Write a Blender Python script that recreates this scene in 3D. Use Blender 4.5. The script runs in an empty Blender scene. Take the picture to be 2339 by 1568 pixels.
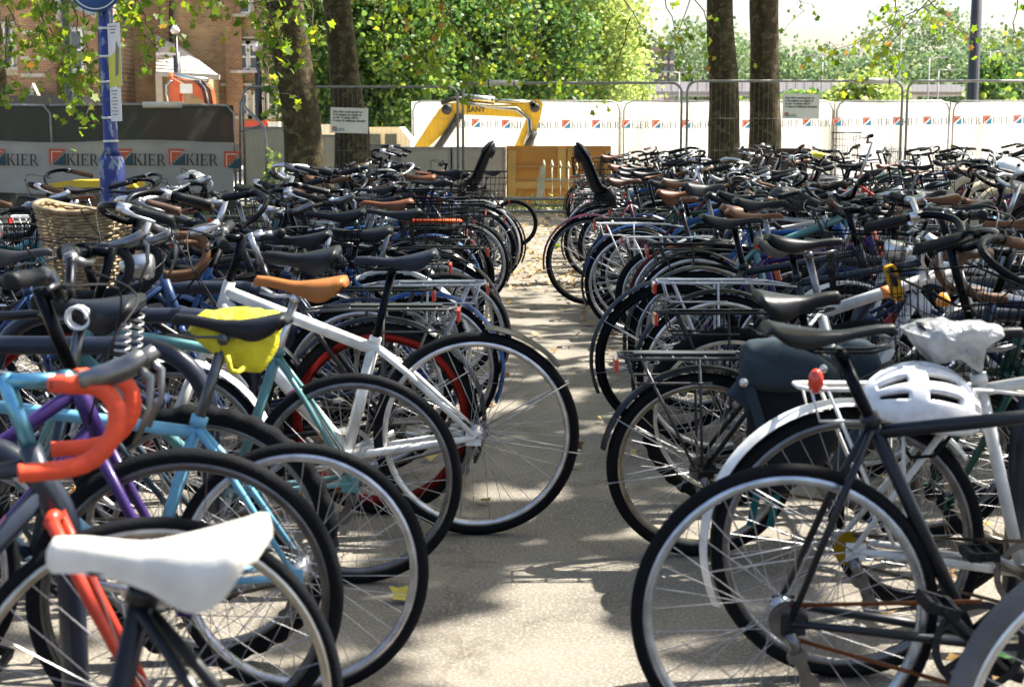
import bpy, math, random
import numpy as np
from mathutils import Vector, Matrix, Euler
R = math.radians
random.seed(7); rng = np.random.default_rng(7)
SC = bpy.context.scene
COL = SC.collection

# ------------------------------------------------------------------ camera, sky, sun, exposure
FPX = 3248.6; CAMH = 1.36; PITCH = math.atan((784 - 291) / FPX); CP, SP = math.cos(PITCH), math.sin(PITCH)
cam = bpy.data.cameras.new('camera'); cam.lens = 50; cam.sensor_width = 36; cam.clip_start = 0.05; cam.clip_end = 3000
cam.dof.use_dof = True; cam.dof.focus_distance = 8.2; cam.dof.aperture_fstop = 6.3
camo = bpy.data.objects.new('camera', cam); COL.objects.link(camo)
camo.location = (0, 0, CAMH); camo.rotation_euler = (R(90) - PITCH, 0, 0)
SC.camera = camo
SUN_DIR = Vector((0.86, 0.42, 0)).normalized() * math.cos(R(56)) + Vector((0, 0, math.sin(R(56))))
w = bpy.data.worlds.new('World'); SC.world = w; w.use_nodes = True
nt = w.node_tree; bg = nt.nodes['Background']
sky = nt.nodes.new('ShaderNodeTexSky'); sky.sky_type = 'NISHITA'; sky.sun_disc = False
sky.sun_elevation = R(56); sky.sun_rotation = math.atan2(SUN_DIR.x, SUN_DIR.y)
sky.dust_density = 4.0; sky.air_density = 1.0; sky.ozone_density = 0.6
nt.links.new(sky.outputs[0], bg.inputs[0]); bg.inputs[1].default_value = 0.10
sl = bpy.data.lights.new('sun', 'SUN'); sl.energy = 5.0; sl.angle = R(0.53); sl.color = (1.0, 0.94, 0.84)
so = bpy.data.objects.new('sun', sl); COL.objects.link(so)
so.rotation_euler = SUN_DIR.to_track_quat('Z', 'Y').to_euler()
vs = SC.view_settings; vs.view_transform = 'Standard'; vs.look = 'None'; vs.exposure = 1.85; vs.gamma = 1.0; vs.use_curve_mapping = False
SC.cycles.max_bounces = 6; SC.cycles.transparent_max_bounces = 12; SC.cycles.caustics_reflective = False; SC.cycles.caustics_refractive = False

# ------------------------------------------------------------------ helpers
def at(vx, vy, Y):
    """world point on the plane y = Y seen at photo position (vx, vy) of a 2339 px wide print"""
    u = (784 - vy) / FPX; dy = CP + u * SP; dz = -SP + u * CP; t = Y / dy
    return Vector(((vx - 1170) / FPX * t, Y, CAMH + dz * t))
def gnd(vx, vy, z=0.0):
    u = (784 - vy) / FPX; dy = CP + u * SP; dz = -SP + u * CP; t = (z - CAMH) / dz
    return Vector(((vx - 1170) / FPX * t, dy * t, z))
def xat(vx, Y, z):
    return (vx - 1170) / FPX * (Y * CP + (CAMH - z) * SP)

class MB:
    def __init__(s): s.v = []; s.f = []; s.sm = []
    def add(s, vs_, fs, smooth=True):
        o = len(s.v); s.v += [tuple(p) for p in vs_]; s.f += [tuple(i + o for i in f) for f in fs]; s.sm += [smooth] * len(fs)
        return s
    def tube(s, pts, r, n=6, closed=False, caps=True, smooth=True, flat=1.0):
        pts = [Vector(p) for p in pts]; N = len(pts)
        rs = r if isinstance(r, (list, tuple)) else [r] * N
        up = None; rings = []
        for i, p in enumerate(pts):
            if closed: t = pts[(i + 1) % N] - pts[i - 1]
            else: t = pts[min(i + 1, N - 1)] - pts[max(i - 1, 0)]
            if t.length < 1e-9: t = Vector((0, 0, 1))
            t.normalize()
            if up is None:
                up = Vector((0, 1, 0)) if abs(t.y) < 0.9 else Vector((1, 0, 0))
            up = (up - t * up.dot(t))
            if up.length < 1e-6: up = t.orthogonal()
            up.normalize(); b = t.cross(up)
            rings.append([p + (up * math.cos(a) * flat + b * math.sin(a)) * rs[i] for a in [2 * math.pi * k / n for k in range(n)]])
        v = [q for g in rings for q in g]; f = []
        for i in range(N if closed else N - 1):
            j = (i + 1) % N
            for k in range(n):
                k2 = (k + 1) % n; f.append((i * n + k, i * n + k2, j * n + k2, j * n + k))
        if caps and not closed:
            f.append(tuple(range(n - 1, -1, -1))); f.append(tuple((N - 1) * n + k for k in range(n)))
        return s.add(v, f, smooth)
    def box(s, c, size, M=None):
        x, y, z = [q / 2 for q in size]; c = Vector(c)
        vs_ = [Vector((a * x, b * y, d * z)) for a in (-1, 1) for b in (-1, 1) for d in (-1, 1)]
        if M is not None: vs_ = [M @ q for q in vs_]
        return s.add([q + c for q in vs_], [(0, 1, 3, 2), (4, 6, 7, 5), (0, 4, 5, 1), (2, 3, 7, 6), (0, 2, 6, 4), (1, 5, 7, 3)], False)
    def beam(s, a, b, wd, ht, side=(0, 1, 0)):
        a = Vector(a); b = Vector(b); t = (b - a).normalized(); sd = Vector(side); sd = (sd - t * sd.dot(t)).normalized(); u = t.cross(sd)
        vs_ = [p + sd * i * wd / 2 + u * j * ht / 2 for p in (a, b) for i in (-1, 1) for j in (-1, 1)]
        return s.add(vs_, [(0, 1, 3, 2), (4, 6, 7, 5), (0, 4, 5, 1), (2, 3, 7, 6), (0, 2, 6, 4), (1, 5, 7, 3)], False)
    def lathe(s, prof, n=32, closed=True, c=(0, 0, 0), smooth=True):
        """profile of (radius, y) turned round the local Y axis"""
        m = len(prof); v = []; f = []
        for i in range(n):
            a = 2 * math.pi * i / n; ca, sa = math.cos(a), math.sin(a)
            for r, y in prof: v.append((c[0] + r * ca, c[1] + y, c[2] + r * sa))
        for i in range(n):
            j = (i + 1) % n
            for k in range(m if closed else m - 1):
                l = (k + 1) % m; f.append((i * m + k, j * m + k, j * m + l, i * m + l))
        return s.add(v, f, smooth)
    def quad(s, a, b, c, d): return s.add([a, b, c, d], [(0, 1, 2, 3)], False)
    def prism(s, poly, y0, y1):
        """polygon in x,z pushed through from y0 to y1"""
        n = len(poly); v = [(p[0], y0, p[1]) for p in poly] + [(p[0], y1, p[1]) for p in poly]
        f = [tuple(range(n)), tuple(range(2 * n - 1, n - 1, -1))] + [(i, i + n, (i + 1) % n + n, (i + 1) % n) for i in range(n)]
        return s.add(v, f, False)
    def grid(s, rows, smooth=True):
        m = len(rows[0]); v = [p for r in rows for p in r]
        f = [(i * m + k, i * m + k + 1, (i + 1) * m + k + 1, (i + 1) * m + k) for i in range(len(rows) - 1) for k in range(m - 1)]
        return s.add(v, f, smooth)
    def mesh(s, name, mat):
        me = bpy.data.meshes.new(name); me.from_pydata(s.v, [], s.f)
        me.polygons.foreach_set('use_smooth', s.sm); me.materials.append(mat); me.update()
        return me

def obj(name, me, parent=None, color=None, M=None):
    o = bpy.data.objects.new(name, me); COL.objects.link(o)
    if parent is not None: o.parent = parent
    if color is not None: o.color = (*color[:3], 1)
    if M is not None: o.matrix_basis = M
    return o
def tag(o, label=None, cat=None, group=None, kind=None):
    if label: o['label'] = label
    if cat: o['category'] = cat
    if group: o['group'] = group
    if kind: o['kind'] = kind
    return o
def thing(name, label, cat, loc=(0, 0, 0), rz=0, group=None):
    o = bpy.data.objects.new(name, None); o.empty_display_size = 0.1; COL.objects.link(o)
    o.location = loc; o.rotation_euler = (0, 0, rz)
    return tag(o, label, cat, group)
CACHE = {}
def cached(key, fn):
    if key not in CACHE: CACHE[key] = fn()
    return CACHE[key]

# ------------------------------------------------------------------ materials
def newmat(name):
    m = bpy.data.materials.new(name); m.use_nodes = True
    return m, m.node_tree, m.node_tree.nodes['Principled BSDF']
def node(t, kind, **kw):
    n = t.nodes.new(kind)
    for k, v in kw.items(): setattr(n, k, v)
    return n
def mat(name, col, rough=0.6, metal=0.0, var=0.15, scale=6.0, bump=0.0, bscale=60.0, coat=0.0, col2=None, objcol=False, detail=6, spec=0.5, trans=0.0):
    m, t, b = newmat(name)
    tc = node(t, 'ShaderNodeTexCoord'); nz = node(t, 'ShaderNodeTexNoise'); nz.inputs['Scale'].default_value = scale; nz.inputs['Detail'].default_value = detail
    t.links.new(tc.outputs['Object'], nz.inputs['Vector'])
    mix = node(t, 'ShaderNodeMix', data_type='RGBA'); rp = node(t, 'ShaderNodeValToRGB'); rp.color_ramp.elements[0].position = 0.35; rp.color_ramp.elements[1].position = 0.68
    t.links.new(nz.outputs[0], rp.inputs[0]); t.links.new(rp.outputs[0], mix.inputs[0])
    if objcol:
        oi = node(t, 'ShaderNodeObjectInfo'); hv = node(t, 'ShaderNodeHueSaturation'); hv.inputs['Value'].default_value = 1 - var
        t.links.new(oi.outputs['Color'], mix.inputs[7]); t.links.new(oi.outputs['Color'], hv.inputs['Color']); t.links.new(hv.outputs[0], mix.inputs[6])
    else:
        c2 = col2 or tuple(c * (1 - var) for c in col)
        mix.inputs[6].default_value = (*c2, 1); mix.inputs[7].default_value = (*col, 1)
    t.links.new(mix.outputs[2], b.inputs['Base Color'])
    b.inputs['Roughness'].default_value = rough; b.inputs['Metallic'].default_value = metal; b.inputs['Coat Weight'].default_value = coat; b.inputs['Coat Roughness'].default_value = 0.12
    b.inputs['Specular IOR Level'].default_value = spec
    mr = node(t, 'ShaderNodeMapRange'); mr.inputs[3].default_value = max(0.05, rough - 0.1); mr.inputs[4].default_value = min(1, rough + 0.12)
    t.links.new(nz.outputs[0], mr.inputs[0]); t.links.new(mr.outputs[0], b.inputs['Roughness'])
    if bump:
        n2 = node(t, 'ShaderNodeTexNoise'); n2.inputs['Scale'].default_value = bscale; n2.inputs['Detail'].default_value = 4
        bp = node(t, 'ShaderNodeBump'); bp.inputs['Strength'].default_value = bump; bp.inputs['Distance'].default_value = 0.01
        t.links.new(tc.outputs['Object'], n2.inputs['Vector']); t.links.new(n2.outputs[0], bp.inputs['Height']); t.links.new(bp.outputs[0], b.inputs['Normal'])
    if trans:
        out = t.nodes['Material Output']; tl = node(t, 'ShaderNodeBsdfTranslucent'); ms = node(t, 'ShaderNodeMixShader'); ms.inputs[0].default_value = trans
        t.links.new(mix.outputs[2], tl.inputs[0]); t.links.new(b.outputs[0], ms.inputs[1]); t.links.new(tl.outputs[0], ms.inputs[2]); t.links.new(ms.outputs[0], out.inputs[0])
    return m
PAINT = mat('cycle_paint', (1, 1, 1), 0.36, 0, 0.4, 11, coat=0.14, objcol=True, spec=0.24)
PLAST = mat('cycle_plastic', (1, 1, 1), 0.52, 0, 0.3, 14, objcol=True, bump=0.08, bscale=90, spec=0.22)
SADDLE = mat('saddle_skin', (1, 1, 1), 0.4, 0, 0.25, 12, objcol=True, bump=0.1, bscale=220, spec=0.24)
RUBBER = mat('tyre_rubber', (1, 1, 1), 0.75, 0, 0.45, 7, objcol=True, bump=0.2, bscale=120, spec=0.1)
METAL = mat('bright_metal', (1, 1, 1), 0.3, 0.9, 0.35, 22, objcol=True)
CLOTH = mat('cloth', (1, 1, 1), 0.85, 0, 0.3, 10, objcol=True, bump=0.4, bscale=260, spec=0.2)
GLOSSP = mat('reflector_plastic', (1, 1, 1), 0.18, 0, 0.2, 40, objcol=True, coat=0.6)

def ground_mat(name, c1, c2, c3, big=0.6, grain=140):
    m, t, b = newmat(name); tc = node(t, 'ShaderNodeTexCoord')
    n1 = node(t, 'ShaderNodeTexNoise'); n1.inputs['Scale'].default_value = big; n1.inputs['Detail'].default_value = 8; n1.inputs['Roughness'].default_value = 0.65
    n2 = node(t, 'ShaderNodeTexNoise'); n2.inputs['Scale'].default_value = grain; n2.inputs['Detail'].default_value = 3
    vo = node(t, 'ShaderNodeTexVoronoi'); vo.inputs['Scale'].default_value = grain * 0.8
    for n in (n1, n2, vo): t.links.new(tc.outputs['Object'], n.inputs['Vector'])
    r1 = node(t, 'ShaderNodeValToRGB'); r1.color_ramp.elements[0].color = (*c2, 1); r1.color_ramp.elements[1].color = (*c1, 1); r1.color_ramp.elements[0].position = 0.38; r1.color_ramp.elements[1].position = 0.6
    t.links.new(n1.outputs[0], r1.inputs[0])
    mx = node(t, 'ShaderNodeMix', data_type='RGBA', blend_type='MIX'); mr = node(t, 'ShaderNodeMapRange'); mr.inputs[1].default_value = 0.5; mr.inputs[2].default_value = 0.7
    t.links.new(n2.outputs[0], mr.inputs[0]); t.links.new(mr.outputs[0], mx.inputs[0]); t.links.new(r1.outputs[0], mx.inputs[6]); mx.inputs[7].default_value = (*c3, 1)
    n3 = node(t, 'ShaderNodeTexNoise'); n3.inputs['Scale'].default_value = 2.3; n3.inputs['Detail'].default_value = 9; n3.inputs['Roughness'].default_value = 0.7; n3.inputs['Distortion'].default_value = 0.6; t.links.new(tc.outputs['Object'], n3.inputs['Vector'])
    r3 = node(t, 'ShaderNodeValToRGB'); e = r3.color_ramp.elements; e[0].position = 0.34; e[0].color = (0.5, 0.48, 0.46, 1); e[1].position = 0.47; e[1].color = (1, 1, 1, 1); t.links.new(n3.outputs[0], r3.inputs[0])
    v3 = node(t, 'ShaderNodeTexVoronoi', feature='DISTANCE_TO_EDGE'); v3.inputs['Scale'].default_value = 0.55; w3 = node(t, 'ShaderNodeVectorMath', operation='ADD'); w4 = node(t, 'ShaderNodeVectorMath', operation='SCALE'); w4.inputs['Scale'].default_value = 0.35
    t.links.new(n3.outputs[1], w4.inputs[0]); t.links.new(tc.outputs['Object'], w3.inputs[0]); t.links.new(w4.outputs[0], w3.inputs[1]); t.links.new(w3.outputs[0], v3.inputs['Vector'])
    r4 = node(t, 'ShaderNodeValToRGB'); e = r4.color_ramp.elements; e[0].position = 0.001; e[0].color = (0.7, 0.68, 0.65, 1); e[1].position = 0.005; e[1].color = (1, 1, 1, 1); t.links.new(v3.outputs['Distance'], r4.inputs[0])
    m3 = node(t, 'ShaderNodeMix', data_type='RGBA', blend_type='MULTIPLY'); m3.inputs[0].default_value = 0.75; t.links.new(mx.outputs[2], m3.inputs[6]); t.links.new(r3.outputs[0], m3.inputs[7])
    m4 = node(t, 'ShaderNodeMix', data_type='RGBA', blend_type='MULTIPLY'); m4.inputs[0].default_value = 0.8; t.links.new(m3.outputs[2], m4.inputs[6]); t.links.new(r4.outputs[0], m4.inputs[7])
    t.links.new(m4.outputs[2], b.inputs['Base Color']); b.inputs['Roughness'].default_value = 0.88; b.inputs['Specular IOR Level'].default_value = 0.3
    bp = node(t, 'ShaderNodeBump'); bp.inputs['Strength'].default_value = 0.3; bp.inputs['Distance'].default_value = 0.004
    t.links.new(vo.outputs['Distance'], bp.inputs['Height']); t.links.new(bp.outputs[0], b.inputs['Normal'])
    return m
ASPHALT = ground_mat('asphalt', (0.172, 0.155, 0.128), (0.115, 0.103, 0.086), (0.29, 0.265, 0.22), 1.1, 105)
SITE = ground_mat('dusty_concrete', (0.5, 0.47, 0.4), (0.36, 0.33, 0.27), (0.55, 0.52, 0.46), 0.25, 20)

def leaf_mat(name, cols, trans=0.5):
    m, t, b = newmat(name); g = node(t, 'ShaderNodeNewGeometry'); oi = node(t, 'ShaderNodeObjectInfo'); ad = node(t, 'ShaderNodeMath', operation='ADD'); fr = node(t, 'ShaderNodeMath', operation='FRACT')
    t.links.new(g.outputs['Random Per Island'], ad.inputs[0]); t.links.new(oi.outputs['Random'], ad.inputs[1]); t.links.new(ad.outputs[0], fr.inputs[0])
    rp = node(t, 'ShaderNodeValToRGB'); cr = rp.color_ramp
    while len(cr.elements) < len(cols): cr.elements.new(0.5)
    for i, (p, c) in enumerate(cols): cr.elements[i].position = p; cr.elements[i].color = (*c, 1)
    t.links.new(fr.outputs[0], rp.inputs[0])
    b.inputs['Roughness'].default_value = 0.5; b.inputs['Specular IOR Level'].default_value = 0.35
    t.links.new(rp.outputs[0], b.inputs['Base Color'])
    tl = node(t, 'ShaderNodeBsdfTranslucent'); hs = node(t, 'ShaderNodeHueSaturation'); hs.inputs['Hue'].default_value = 0.484; hs.inputs['Saturation'].default_value = 1.1; hs.inputs['Value'].default_value = 1.7
    t.links.new(rp.outputs[0], hs.inputs['Color']); t.links.new(hs.outputs[0], tl.inputs[0])
    ms = node(t, 'ShaderNodeMixShader'); ms.inputs[0].default_value = trans
    t.links.new(b.outputs[0], ms.inputs[1]); t.links.new(tl.outputs[0], ms.inputs[2]); t.links.new(ms.outputs[0], t.nodes['Material Output'].inputs[0])
    return m
LEAF = leaf_mat('plane_leaf', [(0.0, (0.05, 0.11, 0.018)), (0.4, (0.1, 0.18, 0.025)), (0.75, (0.17, 0.25, 0.03)), (0.95, (0.24, 0.25, 0.04)), (0.985, (0.2, 0.12, 0.035))], 0.55)
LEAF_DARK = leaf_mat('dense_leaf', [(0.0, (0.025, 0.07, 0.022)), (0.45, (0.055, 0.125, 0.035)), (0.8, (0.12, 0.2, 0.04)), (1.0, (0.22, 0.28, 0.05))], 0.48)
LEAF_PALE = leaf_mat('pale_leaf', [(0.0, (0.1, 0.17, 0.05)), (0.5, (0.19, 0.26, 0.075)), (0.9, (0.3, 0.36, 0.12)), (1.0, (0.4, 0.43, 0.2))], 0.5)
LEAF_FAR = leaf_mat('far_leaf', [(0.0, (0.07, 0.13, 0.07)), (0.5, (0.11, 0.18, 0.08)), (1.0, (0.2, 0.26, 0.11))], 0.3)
LITTER = leaf_mat('fallen_leaf', [(0.0, (0.16, 0.09, 0.035)), (0.4, (0.3, 0.18, 0.06)), (0.8, (0.45, 0.33, 0.12)), (1.0, (0.5, 0.42, 0.2))], 0.15)
def bark_mat():
    m, t, b = newmat('plane_bark'); tc = node(t, 'ShaderNodeTexCoord'); n1 = node(t, 'ShaderNodeTexNoise'); n1.inputs['Scale'].default_value = 6; n1.inputs['Detail'].default_value = 5; vo = node(t, 'ShaderNodeTexVoronoi'); vo.inputs['Scale'].default_value = 13; n2 = node(t, 'ShaderNodeTexNoise'); n2.inputs['Scale'].default_value = 30; n2.inputs['Detail'].default_value = 5
    wp = node(t, 'ShaderNodeVectorMath', operation='ADD'); sc_ = node(t, 'ShaderNodeVectorMath', operation='SCALE'); sc_.inputs['Scale'].default_value = 0.12; t.links.new(tc.outputs['Object'], n1.inputs['Vector']); t.links.new(tc.outputs['Object'], n2.inputs['Vector']); t.links.new(n1.outputs[1], sc_.inputs[0]); t.links.new(tc.outputs['Object'], wp.inputs[0]); t.links.new(sc_.outputs[0], wp.inputs[1]); t.links.new(wp.outputs[0], vo.inputs['Vector'])
    rp = node(t, 'ShaderNodeValToRGB'); cr = rp.color_ramp; cr.elements.new(0.5); cr.elements.new(0.8)
    for e, (p, c) in zip(cr.elements, ((0.0, (0.048, 0.037, 0.021)), (0.6, (0.066, 0.052, 0.029)), (0.75, (0.085, 0.07, 0.038)), (0.95, (0.115, 0.1, 0.055)))): e.position = p; e.color = (*c, 1)
    sp_ = node(t, 'ShaderNodeSeparateColor'); t.links.new(vo.outputs['Color'], sp_.inputs[0]); t.links.new(sp_.outputs[0], rp.inputs[0]); mx = node(t, 'ShaderNodeMix', data_type='RGBA', blend_type='MULTIPLY'); mx.inputs[0].default_value = 0.7; r2 = node(t, 'ShaderNodeValToRGB'); r2.color_ramp.elements[0].position = 0.3; r2.color_ramp.elements[0].color = (0.35, 0.35, 0.35, 1); r2.color_ramp.elements[1].position = 0.65
    t.links.new(n2.outputs[0], r2.inputs[0]); t.links.new(rp.outputs[0], mx.inputs[6]); t.links.new(r2.outputs[0], mx.inputs[7]); t.links.new(mx.outputs[2], b.inputs['Base Color']); b.inputs['Roughness'].default_value = 0.9; b.inputs['Specular IOR Level'].default_value = 0.15
    bp = node(t, 'ShaderNodeBump'); bp.inputs['Strength'].default_value = 0.7; bp.inputs['Distance'].default_value = 0.012; t.links.new(n2.outputs[0], bp.inputs['Height']); t.links.new(bp.outputs[0], b.inputs['Normal']); return m
BARK = bark_mat()
TWIG = mat('twig', (0.09, 0.06, 0.035), 0.8, 0, 0.3, 10)
GALV = mat('galvanised_steel', (0.3, 0.3, 0.29), 0.45, 0.7, 0.35, 12)
NAVY = mat('stand_paint', (0.016, 0.022, 0.042), 0.36, 0, 0.5, 8, coat=0.15, spec=0.3)

# ------------------------------------------------------------------ setting
def sheet(name, x0, x1, y0, y1, z, m, kind='structure'):
    b = MB(); b.quad((x0, y0, z), (x1, y0, z), (x1, y1, z), (x0, y1, z))
    return tag(obj(name, b.mesh(name, m)), kind=kind)
sheet('ground', -700, 700, -60, 1500, 0.0, ASPHALT)
sheet('site_ground', -80, 120, 23.4, 160, 0.012, SITE)

# letters: serif capitals drawn as strokes one unit high
def strokes(ch):
    q = []
    rect = lambda x0, x1, z0, z1: q.append([(x0, z0), (x1, z0), (x1, z1), (x0, z1)])
    if ch in 'KIER': rect(0.1, 0.28, 0, 1); rect(0.0, 0.38, 0, 0.055); rect(0.0, 0.38, 0.945, 1)
    if ch == 'K': q.append([(0.28, 0.44), (0.36, 0.5), (0.82, 0.96), (0.7, 0.96)]); q.append([(0.36, 0.53), (0.48, 0.62), (0.95, 0.04), (0.75, 0.04)]); rect(0.62, 1.0, 0, 0.05); rect(0.58, 0.94, 0.945, 1)
    if ch == 'E': rect(0.28, 0.8, 0.0, 0.07); rect(0.28, 0.78, 0.93, 1); rect(0.28, 0.62, 0.475, 0.54); rect(0.74, 0.8, 0.07, 0.26); rect(0.72, 0.78, 0.76, 0.93); rect(0.58, 0.63, 0.4, 0.62)
    if ch == 'R':
        rect(0.28, 0.5, 0.93, 1); rect(0.28, 0.5, 0.45, 0.51)
        pa = [(0.5 + 0.25 * math.sin(a), 0.725 + 0.275 * math.cos(a)) for a in [math.pi * k / 8 for k in range(9)]]; pb = [(0.5 + 0.1 * math.sin(a), 0.72 + 0.21 * math.cos(a)) for a in [math.pi * k / 8 for k in range(9)]]
        for k in range(8): q.append([pa[k], pb[k], pb[k + 1], pa[k + 1]])
        q.append([(0.44, 0.46), (0.58, 0.46), (0.95, 0.03), (0.76, 0.03)]); rect(0.76, 1.0, 0, 0.045)
    adv = {'K': 1.06, 'I': 0.5, 'E': 0.95, 'R': 1.0}[ch]
    return q, adv
def word_mesh(word, key, m):
    def mk():
        b = MB(); x = 0; k = 0
        for ch in word:
            q, adv = strokes(ch)
            for p in q:
                y = -0.0006 * (k % 5); k += 1
                b.add([(x + a, y, z) for a, z in p], [tuple(range(len(p)))], False)
            x += adv
        return b.mesh('lettering', m)
    return cached(('word', key), mk)
INK = mat('printed_ink', (0.02, 0.025, 0.03), 0.7, 0, 0.2, 5)
REDINK = mat('red_ink', (0.55, 0.085, 0.03), 0.6, 0, 0.25, 5); BLUEINK = mat('blue_ink', (0.02, 0.22, 0.38), 0.6, 0, 0.2, 5); TEALINK = mat('teal_ink', (0.012, 0.05, 0.07), 0.6, 0, 0.2, 5)
def logo(parent, x, y, z, h, rx=0.0, blue=BLUEINK, word='KIER', gap=1.35, lh=0.62):
    """square mark of two triangles, then the word"""
    def tri():
        b = MB(); b.add([(0, 0, 0), (0, 0, 1), (1.05, 0, 1)], [(0, 2, 1)], False); return b.mesh('mark', REDINK)
    def tri2():
        b = MB()
        for k in range(5): b.add([(0.28 + 0.15 * k, -0.001, 0.02), (0.43 + 0.15 * k, -0.001, 0.02), (0.43 + 0.15 * k, -0.001, 0.17 + 0.14 * k), (0.28 + 0.15 * k, -0.001, 0.17 + 0.14 * k)], [(0, 1, 2, 3)], False)
        return b.mesh('mark', blue)
    def lin():
        b = MB(); b.add([(0.14, -0.002, 0.16), (0.18, -0.002, 0.2), (0.18, -0.002, 0.82), (0.14, -0.002, 0.86)], [(0, 1, 2, 3)], False); b.add([(0.14, -0.002, 0.86), (0.18, -0.002, 0.82), (0.78, -0.002, 0.82), (0.84, -0.002, 0.86)], [(0, 1, 2, 3)], False)
        return b.mesh('mark', WHITEINK)
    M = Matrix.Translation((x, y, z)) @ Matrix.Rotation(rx, 4, 'Y') @ Matrix.Scale(h, 4)
    p = obj('logo_mark', cached('tri', tri), parent, M=M)
    obj('logo_corner', cached(('tri2', blue.name), tri2), p); obj('logo_line', cached('lin', lin), p)
    M2 = Matrix.Translation((x + h * gap, y, z)) @ Matrix.Rotation(rx, 4, 'Y') @ Matrix.Scale(h * lh, 4) @ Matrix.Scale(0.8, 4, (1, 0, 0))
    obj('lettering', word_mesh(word, word, INK), parent, M=M2)
WHITEINK = mat('white_ink', (0.72, 0.7, 0.64), 0.6, 0, 0.1, 5)
def text_mesh(s, size, m, bold=0.0):
    cu = bpy.data.curves.new('txt', 'FONT'); cu.body = s; cu.size = size; cu.offset = bold; cu.space_line = 0.95
    o = bpy.data.objects.new('txt', cu); COL.objects.link(o); dg = bpy.context.evaluated_depsgraph_get(); dg.update()
    me = bpy.data.meshes.new_from_object(o.evaluated_get(dg)); bpy.data.objects.remove(o); me.materials.clear(); me.materials.append(m)
    return me

# ------------------------------------------------------------------ site fences
FY = 22.7
WIRE = GALV
def heras(x0, x1, y, z0, z1, label, group, wires=True, sleeve=None):
    t = thing('site_fence_panel', label, 'fence', ((x0 + x1) / 2, y, 0), 0, group)
    wd = x1 - x0; h = wd / 2; c = 0.16; b = MB(); n = 6
    arc = lambda cx, cz, a0, a1: [(cx + c * math.cos(a), 0, cz + c * math.sin(a)) for a in [a0 + (a1 - a0) * k / n for k in range(n + 1)]]
    path = [(-h, 0, z0)] + arc(-h + c, z1 - c, math.pi, math.pi / 2) + arc(h - c, z1 - c, math.pi / 2, 0) + [(h, 0, z0)]
    b.tube(path, 0.021, 8); obj('frame', b.mesh('frame', GALV), t)
    b = MB(); b.tube([(-h, 0, z0 + 0.12), (h, 0, z0 + 0.12)], 0.017, 6); obj('bottom_rail', b.mesh('rail', GALV), t)
    if wires:
        b = MB(); k = int(wd / 0.075)
        for i in range(1, k):
            x = -h + wd * i / k; b.tube([(x, 0.0, z0 + 0.12), (x, 0.0, z1)], 0.0017, 3, caps=False)
        for z in (0.55, 1.0, 1.5): b.tube([(-h, 0.003, z), (h, 0.003, z)], 0.0022, 3, caps=False)
        o = obj('wire_infill', b.mesh('wires', GALV), t); o['kind'] = 'stuff'
    if sleeve:
        b = MB(); b.tube([(sleeve[0] - (x0 + x1) / 2, 0, z1), (sleeve[1] - (x0 + x1) / 2, 0, z1)], 0.047, 10); s = obj('foam_sleeve', b.mesh('sleeve', SLEEVE), t)
        b = MB()
        for q in (0.15, 0.85):
            x = sleeve[0] + (sleeve[1] - sleeve[0]) * q - (x0 + x1) / 2; b.tube([(x, 0, z1), (x + 0.02, 0, z1)], 0.051, 8)
            oo = obj('cable_tie', b.mesh('tie', INK), t); b = MB()
    for q in (-1, 1):
        b = MB(); b.box((0, 0, 0.06), (0.22, 0.6, 0.12)); obj('concrete_foot', b.mesh('foot', FOOT), t, M=Matrix.Translation((q * h, 0, 0)))
    return t
SLEEVE = mat('foam_sleeve', (0.6, 0.58, 0.5), 0.7, 0, 0.2, 5); FOOT = mat('fence_foot', (0.2, 0.19, 0.17), 0.9, 0, 0.3, 5)
px = lambda v: xat(v, FY, 1.6)
heras(px(556), px(1046), FY, 0.02, 1.99, 'galvanised site fence panel behind the leaning tree trunk', 'tall open site fence panels')
heras(px(1058), px(1557), FY, 0.02, 2.05, 'galvanised site fence panel in front of the yellow digger arm', 'tall open site fence panels', sleeve=(px(1102), px(1186)))
heras(px(1570), px(2060), FY, 0.02, 2.08, 'galvanised site fence panel in front of the two tree trunks on the right', 'tall open site fence panels', sleeve=(px(1953), px(2040)))
heras(px(2072), px(2575), FY, 0.02, 2.08, 'galvanised site fence panel at the right edge of the picture', 'tall open site fence panels')
# narrow leaning gate frame at the end of the dark netting
t = thing('fence_brace_frame', 'narrow leaning tube frame standing beside the dark netting fence', 'fence', (0, 0, 0))
b = MB(); b.tube([at(549, 440, 22.3), at(549, 235, 22.3), at(556, 222, 22.3), at(560, 245, 22.2), at(590, 275, 21.9), at(604, 290, 21.8), at(608, 330, 21.8), at(611, 430, 21.8)], 0.022, 8); obj('tube', b.mesh('tube', GALV), t)
b = MB(); b.tube([at(549, 300, 22.3), at(600, 285, 21.9)], 0.016, 6); obj('brace', b.mesh('brace', GALV), t)

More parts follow.
